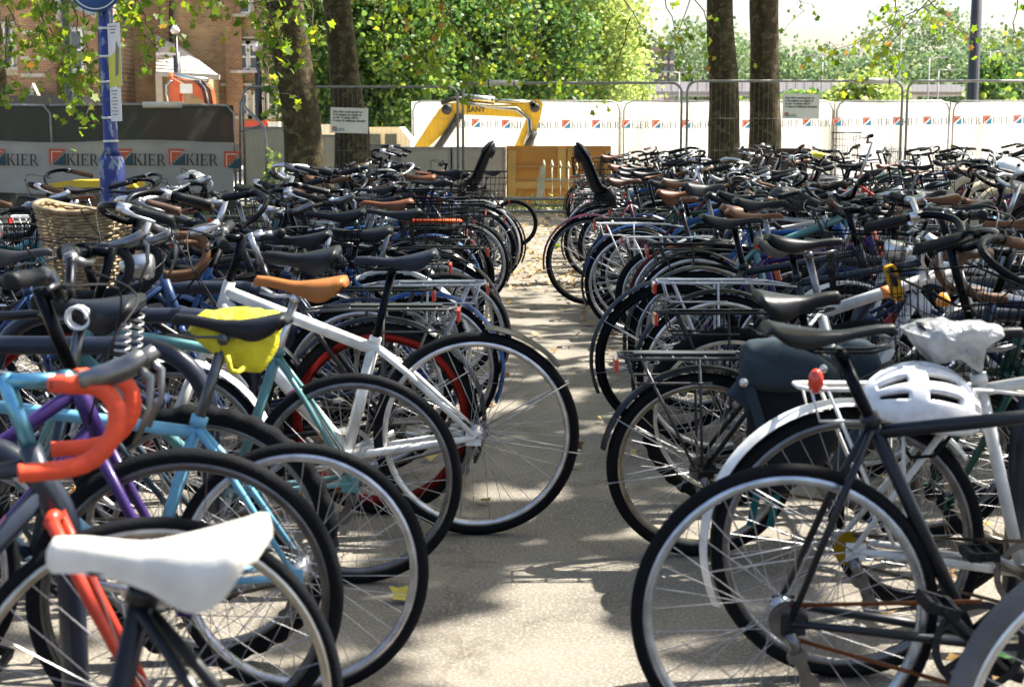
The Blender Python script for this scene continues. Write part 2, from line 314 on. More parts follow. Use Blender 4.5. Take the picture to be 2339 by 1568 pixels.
# left fence clad with dark netting and a printed banner
def net_mat():
    m, t, b = newmat('debris_netting'); tc = node(t, 'ShaderNodeTexCoord'); wv = node(t, 'ShaderNodeTexWave', bands_direction='Z'); wv.inputs['Scale'].default_value = 28; wv.inputs['Distortion'].default_value = 1.5
    nz = node(t, 'ShaderNodeTexNoise'); nz.inputs['Scale'].default_value = 2.5; nz.inputs['Detail'].default_value = 5
    t.links.new(tc.outputs['Object'], wv.inputs[0]); t.links.new(tc.outputs['Object'], nz.inputs['Vector'])
    rp = node(t, 'ShaderNodeValToRGB'); rp.color_ramp.elements[0].color = (0.012, 0.0125, 0.01, 1); rp.color_ramp.elements[1].color = (0.05, 0.05, 0.04, 1)
    ml = node(t, 'ShaderNodeMath', operation='MULTIPLY'); t.links.new(wv.outputs[1], ml.inputs[0]); t.links.new(nz.outputs[0], ml.inputs[1]); t.links.new(ml.outputs[0], rp.inputs[0]); t.links.new(rp.outputs[0], b.inputs['Base Color']); b.inputs['Roughness'].default_value = 0.9
    tr = node(t, 'ShaderNodeBsdfTransparent'); ms = node(t, 'ShaderNodeMixShader'); ms.inputs[0].default_value = 0.012
    tl = node(t, 'ShaderNodeBsdfTranslucent'); tl.inputs[0].default_value = (0.2, 0.21, 0.17, 1); m2 = node(t, 'ShaderNodeMixShader'); m2.inputs[0].default_value = 0.1; t.links.new(b.outputs[0], m2.inputs[1]); t.links.new(tl.outputs[0], m2.inputs[2]); t.links.new(m2.outputs[0], ms.inputs[1]); t.links.new(tr.outputs[0], ms.inputs[2]); t.links.new(ms.outputs[0], t.nodes['Material Output'].inputs[0])
    return m
NET = net_mat(); BANNER = mat('banner_sheet', (0.33, 0.325, 0.295), 0.6, 0, 0.18, 2.5, trans=0.2, bump=0.3, bscale=3)
LY = 22.0
def wavy(x0, x1, z0, z1, amp, seed, nx=40, nz_=8, sag=0.0):
    rows = []
    for j in range(nz_ + 1):
        z = z0 + (z1 - z0) * j / nz_; row = []
        for i in range(nx + 1):
            x = x0 + (x1 - x0) * i / nx
            row.append((x, amp * (math.sin(x * 5.1 + seed) * 0.6 + math.sin(x * 11.3 + j * 0.7 + seed * 2) * 0.4), z + sag * math.sin(x * 2.3 + seed) * (1 if j in (0, nz_) else 0.5)))
        rows.append(row)
    b = MB(); b.grid(rows); return b
xl = lambda v: xat(v, LY, 1.2)
tf = thing('netting_fence', 'site fence clad in black netting over a printed white banner, left edge', 'fence', (0, LY, 0))
z_top, z_mid, z_bot = at(300, 241, LY).z, at(300, 322, LY).z, at(300, 440, LY).z
obj('netting', wavy(-9.5, xl(536), z_mid - 0.03, z_top, 0.02, 1.0).mesh('netting', NET), tf)
obj('banner', wavy(-9.5, xl(533), z_bot, z_mid, 0.025, 2.0, sag=0.02).mesh('banner', BANNER), tf, M=Matrix.Translation((0, -0.05, 0)))
obj('lower_netting', wavy(-9.5, xl(535), 0.03, z_bot + 0.02, 0.02, 3.0).mesh('netting', NET), tf)
for v0, v1, n in ((-300, 118, 'top_rail'), (118, 536, 'top_rail')):
    b = MB(); b.tube([(xl(v0), 0, z_top), (xl((v0 + v1) / 2), 0, z_top + 0.015), (xl(v1) - 0.1, 0, z_top), (xl(v1), 0, z_top - 0.12), (xl(v1), 0, 0.02)], 0.021, 8); obj(n, b.mesh('rail', GALV), tf)
b = MB(); b.tube([(xl(330), 0, z_top + 0.01), (xl(420), 0, z_top + 0.01)], 0.05, 10); obj('foam_sleeve', b.mesh('sleeve', SLEEVE), tf)
for v in (-22, 115, 268, 387, 513):
    logo(tf, xl(v), -0.1, at(v, 377, LY).z, 0.25, 0.02, TEALINK, gap=1.06, lh=0.7, word='KIER' if v < 500 else 'K') if v < 500 else logo(tf, xl(513), -0.1, at(513, 384, LY).z, 0.26, 0.02, TEALINK, gap=0.3, lh=0.001)

# white printed hoarding behind the diggers
HY = 35.0
HOARD = mat('white_hoarding_sheet', (0.86, 0.85, 0.8), 0.55, 0, 0.07, 1.2, trans=0.5, bump=0.2, bscale=2)
th_ = thing('white_hoarding', 'long white hoarding sheet printed with repeated logos behind the digger', 'hoarding', (0, HY, 0))
hx = lambda v: xat(v, HY, 1.5)
zt, zb = at(1500, 233, HY).z, 0.12
edges = [940, 1420, 1905, 2170, 2560]
for i in range(4):
    obj('sheet', wavy(hx(edges[i]) + 0.01, hx(edges[i + 1]) - 0.01, zb, zt, 0.05, 1.7 * i, 30, 8, 0.02).mesh('sheet', HOARD), th_)
    b = MB(); c = 0.2; a0, a1 = hx(edges[i]), hx(edges[i + 1])
    b.tube([(a0 + 0.05, 0, 0.05), (a0 + 0.05, 0, zt - c), (a0 + 0.11, 0, zt - 0.05), (a0 + 0.25, 0, zt + 0.02), (a1 - 0.25, 0, zt + 0.02), (a1 - 0.11, 0, zt - 0.05), (a1 - 0.05, 0, zt - c), (a1 - 0.05, 0, 0.05)], 0.024, 6)
    obj('frame', b.mesh('frame', GALV), th_, M=Matrix.Translation((0, -0.09, 0)))
for k in range(-1, 20):
    v = 1078 + 68.5 * k; vy = 291 if 1100 < v < 1700 else 289 - max(0, (v - 1700)) * 0.014
    logo(th_, hx(v), -0.12, at(v, vy + 2, HY).z, 0.2, 0.012 if v < 1500 else -0.01, BLUEINK, gap=1.12, lh=0.8)

TIMB = mat('prop_timber', (0.3, 0.2, 0.1), 0.8, 0, 0.3, 5)
for v in (1010, 1235, 1490, 1690, 1908, 2075, 2260, 2420):
    b = MB(); b.box((hx(v), 0.16, zt / 2 - 0.03), (0.14, 0.1, zt - 0.1)); obj('support_post', b.mesh('post', TIMB), th_); b = MB(); b.beam((hx(v), 0.24, zt * 0.8), (hx(v), 1.3, 0.05), 0.09, 0.07, (1, 0, 0)); obj('prop', b.mesh('prop', TIMB), th_)
# hanging warning notices
NOTICE = mat('notice_board', (0.8, 0.77, 0.68), 0.6, 0, 0.12, 4)
def notice(v0, v1, y0, y1, Y, label, rot):
    a, c = at(v0, y1, Y), at(v1, y0, Y); wd, ht = c.x - a.x, c.z - a.z
    t = thing('warning_notice', label, 'sign', (a.x, Y, a.z), 0, 'warning notices on the site fence'); t.rotation_euler = (0, rot, 0)
    b = MB(); b.box((wd / 2, 0.006, ht / 2), (wd, 0.012, ht)); obj('board', b.mesh('board', NOTICE), t)
    tm = text_mesh('Any bikes and scooters\nlent against or chained\nto the fencing will be\nremoved without warning', wd * 0.082, INK, 0.0015)
    obj('wording', tm, t, M=Matrix.Translation((wd * 0.07, -0.004, ht * 0.8)) @ Matrix.Rotation(R(90), 4, 'X'))
    logo(t, wd * 0.06, -0.004, ht * 0.08, ht * 0.17, 0, BLUEINK, gap=1.2, lh=0.6)
notice(755, 840, 245, 303, FY - 0.05, 'grey printed notice hanging in front of the second tree trunk', R(1.5))
notice(1787, 1873, 214, 271, FY - 0.05, 'grey printed notice hanging right of the twin tree trunks', R(0.5))

# grey metal boards, plywood panel, old iron railing
BOARD = mat('grey_board', (0.34, 0.33, 0.29), 0.5, 0.1, 0.2, 2, col2=(0.27, 0.26, 0.23)); BOARDB = mat('beige_board', (0.4, 0.36, 0.27), 0.7, 0, 0.2, 2)
def panel(name, v0, v1, y0, Y, m, label, cat, thick=0.03, fm=GALV, frame=True):
    a, c = at(v0, y0, Y), at(v1, y0, Y); wd = c.x - a.x; t = thing(name, label, cat, ((a.x + c.x) / 2, Y, 0))
    b = MB(); b.box((0, 0, a.z / 2 + 0.03), (wd - 0.04, thick, a.z - 0.08)); obj('sheet', b.mesh('sheet', m), t)
    if frame:
        for q in (-1, 1): b = MB(); b.box((q * wd / 2, 0, a.z / 2 + 0.02), (0.05, 0.06, a.z - 0.02)); obj('post', b.mesh('post', fm), t)
        b = MB(); b.box((0, 0, a.z), (wd + 0.05, 0.058, 0.04)); obj('top_rail', b.mesh('rail', fm), t)
    return t
panel('metal_hoarding', 557, 655, 292, 26.5, BOARDB, 'beige board panel left of the leaning tree trunk', 'board')
panel('metal_hoarding', 655, 770, 310, 26.6, BOARDB, 'beige board panel seen between the two left tree trunks', 'board')
panel('metal_hoarding', 772, 912, 332, 25.5, BOARD, 'grey metal board panel right of the second tree trunk', 'board')
panel('metal_hoarding', 915, 1030, 338, 25.4, BOARD, 'grey metal board panel beneath the base of the yellow arm', 'board')
panel('metal_hoarding', 1033, 1153, 338, 25.4, BOARD, 'grey metal board panel beside the plywood panel', 'board')
PLY = mat('plywood', (0.56, 0.235, 0.03), 0.6, 0, 0.35, 2.2, col2=(0.42, 0.165, 0.022), bump=0.15, bscale=30); BATTEN = mat('pine_batten', (0.58, 0.33, 0.08), 0.65, 0, 0.2, 6)
YP = 24.1; a, c = at(1157, 336, YP), at(1396, 336, YP); wd = c.x - a.x
t = thing('plywood_panel', 'orange plywood panel with pale battens in the gap between the bicycle rows', 'board', (a.x, YP, 0))
b = MB(); b.box((wd / 2, 0, a.z / 2 + 0.02), (wd, 0.018, a.z)); obj('sheet', b.mesh('sheet', PLY), t)
for x0, x1, z0, z1 in ((0.03, 0.16, 0.05, 0.98), (0.86, 1.0, 0.42, 1.02), (0.04, 1.72, 0.34, 0.46), (1.66, 1.76, 0.05, 0.98), (1.03, 1.1, 0.42, 1.02), (0.05, 1.7, 0.7, 0.72)):
    b = MB(); b.box(((x0 + x1) / 2, -0.025 - 0.006 * (x1 - x0 > 1), (z0 + z1) / 2), (x1 - x0, 0.03, z1 - z0)); obj('batten', b.mesh('batten', BATTEN), t)
IRON = mat('cream_iron', (0.6, 0.52, 0.34), 0.6, 0, 0.25, 8)
t = thing('iron_railing', 'cream spear topped iron railing leaning on the plywood panel', 'railing', at(1226, 480, 23.5), 0); t.location.z = 0; t.rotation_euler = (R(-8), 0, 0)
for i in range(8):
    x = 0.12 + i * 0.135; hh = 0.72 - (0.01 * i); b = MB(); b.tube([(x, 0, 0.02), (x, 0, hh)], 0.011, 6); b.tube([(x, 0, hh), (x, 0, hh + 0.04), (x, 0, hh + 0.13)], [0.012, 0.032, 0.002], 4, flat=0.4); obj('bar', b.mesh('bar', IRON), t)
for z in (0.52, 0.08): b = MB(); b.box((0.6, 0, z), (1.2, 0.012, 0.035)); obj('rail', b.mesh('rail', IRON), t)
b = MB(); b.beam((0.02, 0.01, 0.0), (0.11, 0.01, 0.72), 0.05, 0.1); obj('end_post', b.mesh('post', IRON), t)
for k, vy in enumerate((453, 485)):
    z = at(1220, vy, 22.5).z; b = MB(); b.tube([(-1.0, 0, 0), (1.9, 0, 0)], 0.024, 8)
    tag(obj('steel_tube', b.mesh('tube', GALV), M=Matrix.Translation((at(1220, vy, 22.5).x, 22.4, max(0.06, z)))), ['long steel tube running across the gap below the railing', 'lower steel tube lying across the gap on the ground'][k], 'pipe')

# ------------------------------------------------------------------ diggers and site clutter
YEL = mat('digger_yellow', (0.75, 0.43, 0.02), 0.4, 0, 0.2, 4, coat=0.3); ORG = mat('digger_orange', (0.62, 0.11, 0.03), 0.45, 0, 0.2, 4); RAM = mat('ram_chrome', (0.55, 0.55, 0.52), 0.25, 0.9, 0.2, 5); HOSE = mat('hose', (0.02, 0.02, 0.022), 0.5, 0, 0.2, 5)
DY = 30.0
def dpoly(pts, Y): return [(at(x, y, Y).x, at(x, y, Y).z) for x, y in pts]
t = thing('yellow_excavator', 'yellow excavator arm bent over in front of the white hoarding', 'excavator', (0, DY, 0))
boom = dpoly([(944, 340), (975, 340), (1062, 262), (1150, 266), (1212, 270), (1236, 262), (1240, 236), (1226, 226), (1196, 238), (1120, 240), (1060, 233), (1022, 236), (1004, 250)], DY)
b = MB(); b.prism(boom, -0.17, 0.17); obj('boom', b.mesh('boom', YEL), t)
b = MB(); b.prism(dpoly([(1174, 340), (1216, 340), (1236, 262), (1241, 238), (1222, 230), (1206, 262)], DY), -0.13, 0.13); obj('stick', b.mesh('stick', YEL), t, M=Matrix.Translation((0, -0.012, 0)))
P2 = lambda x, y, dy=0: Vector((at(x, y, DY).x, dy, at(x, y, DY).z))
b = MB(); b.tube([P2(1060, 223), P2(1130, 230)], 0.085, 10); b.tube([P2(1130, 230), P2(1218, 236)], 0.05, 8); obj('boom_ram', b.mesh('ram', RAM), t)
b = MB(); b.tube([P2(1000, 340, -0.22), P2(1048, 268, -0.22)], 0.08, 10); obj('lift_ram', b.mesh('ram', HOSE), t)
b = MB(); b.tube([P2(1222, 300, -0.2), P2(1204, 340, -0.2)], 0.07, 10); obj('stick_ram', b.mesh('ram', HOSE), t)
for k in range(3): b = MB(); b.tube([P2(1058, 236 - k * 3, -0.19 - 0.02 * k), P2(1120, 246, -0.2), P2(1180, 252 - 3 * k, -0.2), P2(1206 + 3 * k, 272, -0.19), P2(1208 + 3 * k, 300, -0.19), P2(1196, 330, -0.19)], 0.018, 6); obj('hose', b.mesh('hose', [RAM, HOSE, RAM][k]), t)
b = MB(); b.tube([P2(1008, 236, 0), P2(1035, 226, 0), P2(1070, 224, 0)], 0.05, 6); obj('hose', b.mesh('hose', HOSE), t)
for v, y, r_ in ((1022, 250, 0.11), (1222, 246, 0.1), (1064, 228, 0.07), (1216, 238, 0.06), (1048, 266, 0.08)):
    b = MB(); b.lathe([(0.001, -0.24), (r_, -0.24), (r_, 0.24), (0.001, 0.24)], 14, closed=False); obj('pivot_pin', b.mesh('pin', HOSE), t, M=Matrix.Translation(P2(v, y)))
DEC = text_mesh('SANY', 0.15, INK, 0.003)
obj('lettering', DEC, t, M=Matrix.Translation(P2(1068, 256, -0.176)) @ Matrix.Rotation(R(90), 4, 'X'))
b = MB(); b.box((0, 0, 0.23), (2.4, 2.2, 0.42)); obj('undercarriage', b.mesh('body', HOSE), t, M=Matrix.Translation((P2(930, 340).x - 0.5, 1.2, 0)))
b = MB(); b.box((0, 0, 0.62), (1.9, 2.0, 0.35)); obj('house', b.mesh('body', YEL), t, M=Matrix.Translation((P2(930, 340).x - 0.8, 1.2, 0)))
OY = 40.0
t = thing('orange_excavator', 'orange excavator arm showing above the dark netting fence', 'excavator', (0, OY, 0))
b = MB(); b.prism(dpoly([(390, 245), (416, 245), (414, 214), (440, 212), (470, 232), (472, 245), (492, 245), (486, 205), (478, 192), (452, 188), (420, 192), (397, 180), (392, 166)], OY), -0.2, 0.2); obj('boom', b.mesh('boom', ORG), t)
Q2 = lambda x, y, dy=0: Vector((at(x, y, OY).x, dy, at(x, y, OY).z))
b = MB(); b.tube([Q2(400, 172, -0.1), Q2(440, 180, -0.1), Q2(478, 184, -0.1)], 0.08, 8); obj('ram', b.mesh('ram', RAM), t)
for k in range(3): b = MB(); b.tube([Q2(452 + 8 * k, 186, -0.25), Q2(468 + 8 * k, 204, -0.27), Q2(476 + 7 * k, 240, -0.25)], 0.03, 6); obj('hose', b.mesh('hose', [HOSE, RAM, HOSE][k]), t)
b = MB(); b.tube([Q2(398, 184, -0.22), Q2(384, 196, -0.22), Q2(386, 215, -0.22), Q2(392, 240, -0.22)], 0.035, 6); obj('hose', b.mesh('hose', RAM), t)
b = MB(); b.box((0, 0, 0), (0.34, 0.02, 0.26)); obj('plate', b.mesh('plate', WHITEINK), t, M=Matrix.Translation(Q2(430, 203, -0.215)))
b = MB(); b.prism(dpoly([(330, 330), (500, 330), (500, 262), (330, 262)], OY), -0.9, 0.9); obj('body', b.mesh('body', ORG), t, M=Matrix.Translation((0, 1.2, 0)))
b = MB(); b.prism(dpoly([(320, 400), (510, 400), (510, 331), (320, 331)], OY), -1.1, 1.1); obj('track', b.mesh('track', HOSE), t, M=Matrix.Translation((0, 1.2, 0)))
# barriers, van, containers
WHITEP = mat('white_plastic', (0.78, 0.76, 0.7), 0.4, 0, 0.12, 4); REDP = mat('red_plastic', (0.6, 0.07, 0.03), 0.45, 0, 0.15, 4); BLUEP = mat('blue_container', (0.02, 0.06, 0.2), 0.5, 0, 0.2, 4); GREYV = mat('glass_dark', (0.09, 0.12, 0.13), 0.15, 0, 0.1, 4); TANP = mat('tan_sheet', (0.55, 0.5, 0.4), 0.6, 0, 0.15, 3)
def bar_block(v0, v1, y0, Y, m, label, k):
    a, c = at(v0, y0, Y), at(v1, y0, Y); wd = c.x - a.x; t = thing('water_barrier', label, 'barrier', ((a.x + c.x) / 2, Y, 0), 0, 'site barriers')
    b = MB(); z = a.z; b.prism([(-wd / 2, z * 0.42), (wd / 2, z * 0.42), (wd / 2, z), (-wd / 2, z)], -0.12, 0.12); obj('upper', b.mesh('upper', m), t)
    b = MB(); b.prism([(-wd / 2, 0.02), (wd / 2, 0.02), (wd / 2 - 0.05, z * 0.41), (-wd / 2 + 0.05, z * 0.41)], -0.25, 0.25); obj('foot', b.mesh('foot', WHITEP), t)
bar_block(556, 612, 276, 31, REDP, 'red water filled barrier behind the leaning tube frame', 0)
bar_block(614, 640, 278, 31, WHITEP, 'white water filled barrier just left of the leaning trunk', 1)
bar_block(722, 768, 284, 31, WHITEP, 'white water filled barrier between the left trunks', 2)
t = thing('site_van', 'white vehicle cab with dark glazing partly hidden behind the grey boards', 'van', at(880, 330, 33)); t.location.z = 0
hw = (at(955, 300, 33).x - at(838, 300, 33).x) / 2; zv = at(900, 290, 33).z
b = MB(); b.prism([(-hw, 0.35), (hw, 0.35), (hw, zv - 0.3), (hw - 0.25, zv), (-hw, zv)], 0, 1.7); obj('body', b.mesh('body', WHITEP), t)
for x0, x1 in ((-hw + 0.08, -0.1), (0.0, hw - 0.32)): b = MB(); b.box(((x0 + x1) / 2, -0.012, zv - 0.33), (x1 - x0, 0.02, 0.34)); obj('window', b.mesh('window', GREYV), t)
for q in (-1, 1): b = MB(); b.lathe([(0.3, 0), (0.3, 0.2), (0.1, 0.21), (0.1, -0.01)], 16); obj('wheel', b.mesh('wheel', HOSE), t, M=Matrix.Translation((q * hw * 0.6, 0.0, 0.31)))
def boxthing(name, v0, v1, y0, y1, Y, depth, m, label, cat, ribs=0, kind=None, group=None):
    a, c = at(v0, y1, Y), at(v1, y0, Y); wd = c.x - a.x; t = thing(name, label, cat, ((a.x + c.x) / 2, Y, 0), 0, group)
    b = MB(); b.box((0, depth / 2, c.z / 2 + 0.02), (wd, depth, c.z)); obj('shell', b.mesh('shell', m), t)
    for k in range(ribs): b = MB(); b.box((-wd / 2 + wd * (k + 0.5) / ribs, -0.03, c.z / 2), (wd / ribs * 0.5, 0.05, c.z * 0.94)); obj('rib', b.mesh('rib', m), t)
    b = MB(); b.box((0, depth / 2, c.z + 0.045), (wd + 0.08, depth + 0.1, 0.05)); obj('roof_edge', b.mesh('roof', m), t)
    return t
boxthing('site_container', 1187, 1240, 211, 235, 60, 6, BLUEP, 'dark blue site container above the white hoarding', 'container', 6)
boxthing('site_container', 1242, 1330, 214, 235, 62, 6, TANP, 'pale ribbed site container right of the blue one', 'container', 9)
boxthing('site_cabin', 1335, 1400, 186, 235, 58, 4, TANP, 'pale site cabin with a dark window band behind the hoarding', 'cabin', 0)
a = at(1368, 205, 57.7); b = MB(); b.box((0, 0, 0), (1.2, 0.1, 0.5)); tag(obj('parked_car', b.mesh('car', GREYV), M=Matrix.Translation(a)), kind=None)
bpy.data.objects.remove(bpy.data.objects['parked_car'])
boxthing('stacked_bale', 1403, 1452, 212, 235, 50, 3, TANP, 'pale wrapped bale on top of the site behind the hoarding', 'bale')
boxthing('timber_box', 1692, 1845, 350, 430, 21.6, 0.5, mat('dark_timber', (0.055, 0.035, 0.022), 0.8, 0, 0.3, 4), 'dark timber planter box at the foot of the right trunks', 'planter')  # plain closed box of dark timber

# ------------------------------------------------------------------ buildings
def brick_mat(name, c1, c2, mo, scale=1.0):
    m, t, b = newmat(name); tc = node(t, 'ShaderNodeTexCoord'); mp = node(t, 'ShaderNodeMapping'); mp.inputs['Rotation'].default_value = (R(90), 0, 0)
    br = node(t, 'ShaderNodeTexBrick'); br.inputs['Scale'].default_value = 1.0; br.inputs['Brick Width'].default_value = 0.23 * scale; br.inputs['Row Height'].default_value = 0.078 * scale; br.inputs['Mortar Size'].default_value = 0.008 * scale
    br.inputs['Color1'].default_value = (*c1, 1); br.inputs['Color2'].default_value = (*c2, 1); br.inputs['Mortar'].default_value = (*mo, 1)
    nz = node(t, 'ShaderNodeTexNoise'); nz.inputs['Scale'].default_value = 1.3; nz.inputs['Detail'].default_value = 8
    t.links.new(tc.outputs['Object'], mp.inputs[0]); t.links.new(mp.outputs[0], br.inputs[0]); t.links.new(tc.outputs['Object'], nz.inputs['Vector'])
    mx = node(t, 'ShaderNodeMix', data_type='RGBA', blend_type='MULTIPLY'); mx.inputs[0].default_value = 0.6
    rp = node(t, 'ShaderNodeValToRGB'); rp.color_ramp.elements[0].color = (0.45, 0.42, 0.4, 1); rp.color_ramp.elements[1].color = (1.25, 1.2, 1.1, 1); rp.color_ramp.elements[0].position = 0.3; rp.color_ramp.elements[1].position = 0.7
    t.links.new(nz.outputs[0], rp.inputs[0]); t.links.new(br.outputs[0], mx.inputs[6]); t.links.new(rp.outputs[0], mx.inputs[7]); t.links.new(mx.outputs[2], b.inputs['Base Color']); b.inputs['Roughness'].default_value = 0.85
    return m
BRICK = brick_mat('buff_brick', (0.4, 0.265, 0.13), (0.28, 0.175, 0.085), (0.36, 0.3, 0.21)); BRICKR = brick_mat('red_brick', (0.34, 0.185, 0.09), (0.24, 0.125, 0.065), (0.34, 0.27, 0.19))
STONE = mat('pale_stone', (0.5, 0.46, 0.37), 0.8, 0, 0.2, 3); SLATE = mat('pale_slate', (0.46, 0.42, 0.36), 0.75, 0, 0.3, 6, bump=0.4, bscale=10); PANE = mat('window_pane', (0.12, 0.14, 0.15), 0.12, 0, 0.3, 3); SASH = mat('sash_paint', (0.72, 0.7, 0.65), 0.5, 0, 0.1, 4)
BY = 52.0
def wall(t, name, v0, v1, y0, y1, Y, m, depth=0.5, z0=None, z1=None):
    a, c = at(v0, y1, Y), at(v1, y0, Y); lo = a.z if z0 is None else z0; hi = c.z if z1 is None else z1
    b = MB(); b.box(((a.x + c.x) / 2, depth / 2, (lo + hi) / 2), (c.x - a.x, depth, hi - lo)); o = obj(name, b.mesh(name, m), t); o.location.y = Y - t.location.y; return o
def window(t, v0, v1, y0, y1, Y, pad=8, grid_=(1, 2)):
    a, c = at(v0, y1, Y), at(v1, y0, Y); p = pad * (c.x - a.x) / (v1 - v0); wd, ht = c.x - a.x, c.z - a.z
    b = MB(); b.box((0, 0.05, 0), (wd + 2 * p, 0.16, ht + 2 * p)); s = obj('window_surround', b.mesh('surround', STONE), t, M=Matrix.Translation(((a.x + c.x) / 2, Y - 0.12 - t.location.y, (a.z + c.z) / 2)))
    b = MB(); b.box((0, 0, 0), (wd, 0.02, ht)); obj('pane', b.mesh('pane', PANE), s, M=Matrix.Translation((0, -0.045, 0)))
    b = MB(); fw = 0.07
    for x in np.linspace(-wd / 2, wd / 2, grid_[0] + 1): b.box((x, -0.06, 0), (fw, 0.04, ht))
    for z in np.linspace(-ht / 2, ht / 2, grid_[1] + 1): b.box((0, -0.063, z), (wd, 0.04, fw))
    obj('sash', b.mesh('sash', SASH), s)
    b = MB(); b.box((0, -0.1, -ht / 2 - 0.1), (wd + 0.4, 0.2, 0.1)); obj('sill', b.mesh('sill', STONE), s)
t = thing('brick_house', 'buff brick gabled house with pale sash windows behind the digger', 'building', (0, BY, 0))
wall(t, 'wall', 292, 640, -330, 300, BY, BRICK, 6, z0=0)
wall(t, 'corner_pier', 520, 540, -330, 300, BY - 0.25, BRICKR, 0.3, z0=0)
window(t, 543, 566, 103, 158, BY); window(t, 573, 590, 103, 158, BY); window(t, 550, 567, 215, 262, BY); window(t, 617, 634, 215, 262, BY, 6); window(t, 583, 600, 215, 262, BY, 6); window(t, 548, 570, -60, 30, BY)
wall(t, 'string_course', 505, 640, 190, 196, BY - 0.12, STONE, 0.14); wall(t, 'string_course', 505, 640, 84, 88, BY - 0.12, STONE, 0.14)
for v in (298, 391): b = MB(); b.tube([at(v, -300, BY - 0.15) - Vector((0, BY, 0)), at(v, 245, BY - 0.15) - Vector((0, BY, 0))], 0.07, 8); obj('drainpipe', b.mesh('pipe', HOSE), t)
# lean-to roof
lr = [at(357, 80, BY - 0.1), at(357, 165, BY - 2.8), at(502, 173, BY - 2.8), at(418, 110, BY - 0.1)]
b = MB(); b.add([p - Vector((0, BY, 0)) for p in lr], [(0, 1, 2, 3)], False); b.add([p - Vector((0, BY, 0)) - Vector((0, 0, 0.12)) for p in lr], [(3, 2, 1, 0)], False); b.beam(lr[1] - Vector((0, BY, 0.05)), lr[2] - Vector((0, BY, 0.05)), 0.12, 0.16); rf = obj('porch_roof', b.mesh('roof', SLATE), t)
for k in range(11):
    u0 = k / 11; p0 = lr[0].lerp(lr[1], u0) - Vector((0, BY + 0.02, -0.015)); p1 = lr[3].lerp(lr[2], u0) - Vector((0, BY + 0.02, -0.015)); b = MB(); b.beam(p0, p1, 0.03, 0.03, (0, 0, 1)); obj('slate_course', b.mesh('course', SLATE), rf)
wall(t, 'porch_wall', 366, 470, 172, 300, BY - 2.4, BRICK, 2.3, z0=0); wall(t, 'porch_post', 360, 370, 168, 300, BY - 2.6, STONE, 0.15, z0=0)
t = thing('banded_brick_house', 'red brick house with white stone bands behind the blue post', 'building', (0, BY - 4, 0))
Y2 = BY - 4
wall(t, 'wall', -200, 215, -330, 300, Y2, BRICKR, 5, z0=0)
wall(t, 'bay', 48, 104, -330, 300, Y2 - 0.5, BRICKR, 0.52, z0=0)
for y0 in (70, 129, 168): wall(t, 'stone_band', 48, 104, y0, y0 + 8, Y2 - 0.53, STONE, 0.05); wall(t, 'stone_band', 106, 214, y0 + 1, y0 + 9, Y2 - 0.04, STONE, 0.05)
wall(t, 'stone_band', -120, 47, 160, 172, Y2 - 0.04, STONE, 0.06)
window(t, 0, 30, 60, 150, Y2, 8, (2, 2)); window(t, 112, 130, 75, 125, Y2, 5); window(t, 165, 190, 70, 160, Y2, 6); window(t, 112, 130, -40, 50, Y2, 5)
b = MB(); b.prism(dpoly([(62, 218), (86, 218), (74, 190)], Y2 - 1.2), 0, 0.3); obj('finial', b.mesh('finial', STONE), t, M=Matrix.Translation((0, -1.2, 0)))
wall(t, 'porch', 10, 190, 218, 300, Y2 - 1.6, HOSE, 1.5, z0=0)
# far block of flats and concrete bridge
FLAT = mat('brown_cladding', (0.2, 0.15, 0.13), 0.7, 0, 0.2, 0.3); CONC = mat('grey_concrete', (0.5, 0.48, 0.5), 0.8, 0, 0.15, 0.2)
t = thing('block_of_flats', 'brown modern block of flats right of the big green tree', 'building', (0, 125, 0))
wall(t, 'tower', 1449, 1464, 41, 260, 125, FLAT, 6, z0=0); wall(t, 'wall', 1466, 1541, 108, 260, 124, FLAT, 8, z0=0)
for i in range(5):
    for j in range(3):
        a, c = at(1474 + 14 * i, 142 + 28 * j, 123.9), at(1483 + 14 * i, 122 + 28 * j, 123.9); b = MB(); b.box((0, 0, 0), (c.x - a.x, 0.2, c.z - a.z)); o = obj('window', b.mesh('window', PANE), t, M=Matrix.Translation(((a.x + c.x) / 2, -1.12, (a.z + c.z) / 2)))
        b = MB(); b.box((0, -0.12, -(c.z - a.z) / 2), (c.x - a.x, 0.15, 0.25)); obj('sill', b.mesh('sill', STONE), o)
t = thing('concrete_bridge', 'long grey concrete bridge parapet beyond the right hand fence', 'bridge', (0, 92, 0))
wall(t, 'parapet', 1490, 2060, 187, 209, 92, CONC, 1.2); wall(t, 'parapet', 2062, 2238, 193, 209, 91, CONC, 1.0); wall(t, 'deck', 1490, 2240, 209, 216, 92, mat('bridge_soffit', (0.2, 0.19, 0.19), 0.8), 6)
for v in (1500, 1640, 1790, 1930, 2080, 2220): wall(t, 'pier', v, v + 16, 216, 290, 92.5, CONC, 2, z0=0)
for k in range(28): v = 1492 + 20.3 * k; wall(t, 'panel_joint', v, v + 1.6, 188, 208, 91.96, FOOT, 0.03)
boxthing('orange_goal_frame', 1907, 1950, 205, 240, 80, 0.4, REDP, 'small orange frame by the foot of the black lamp column', 'frame')

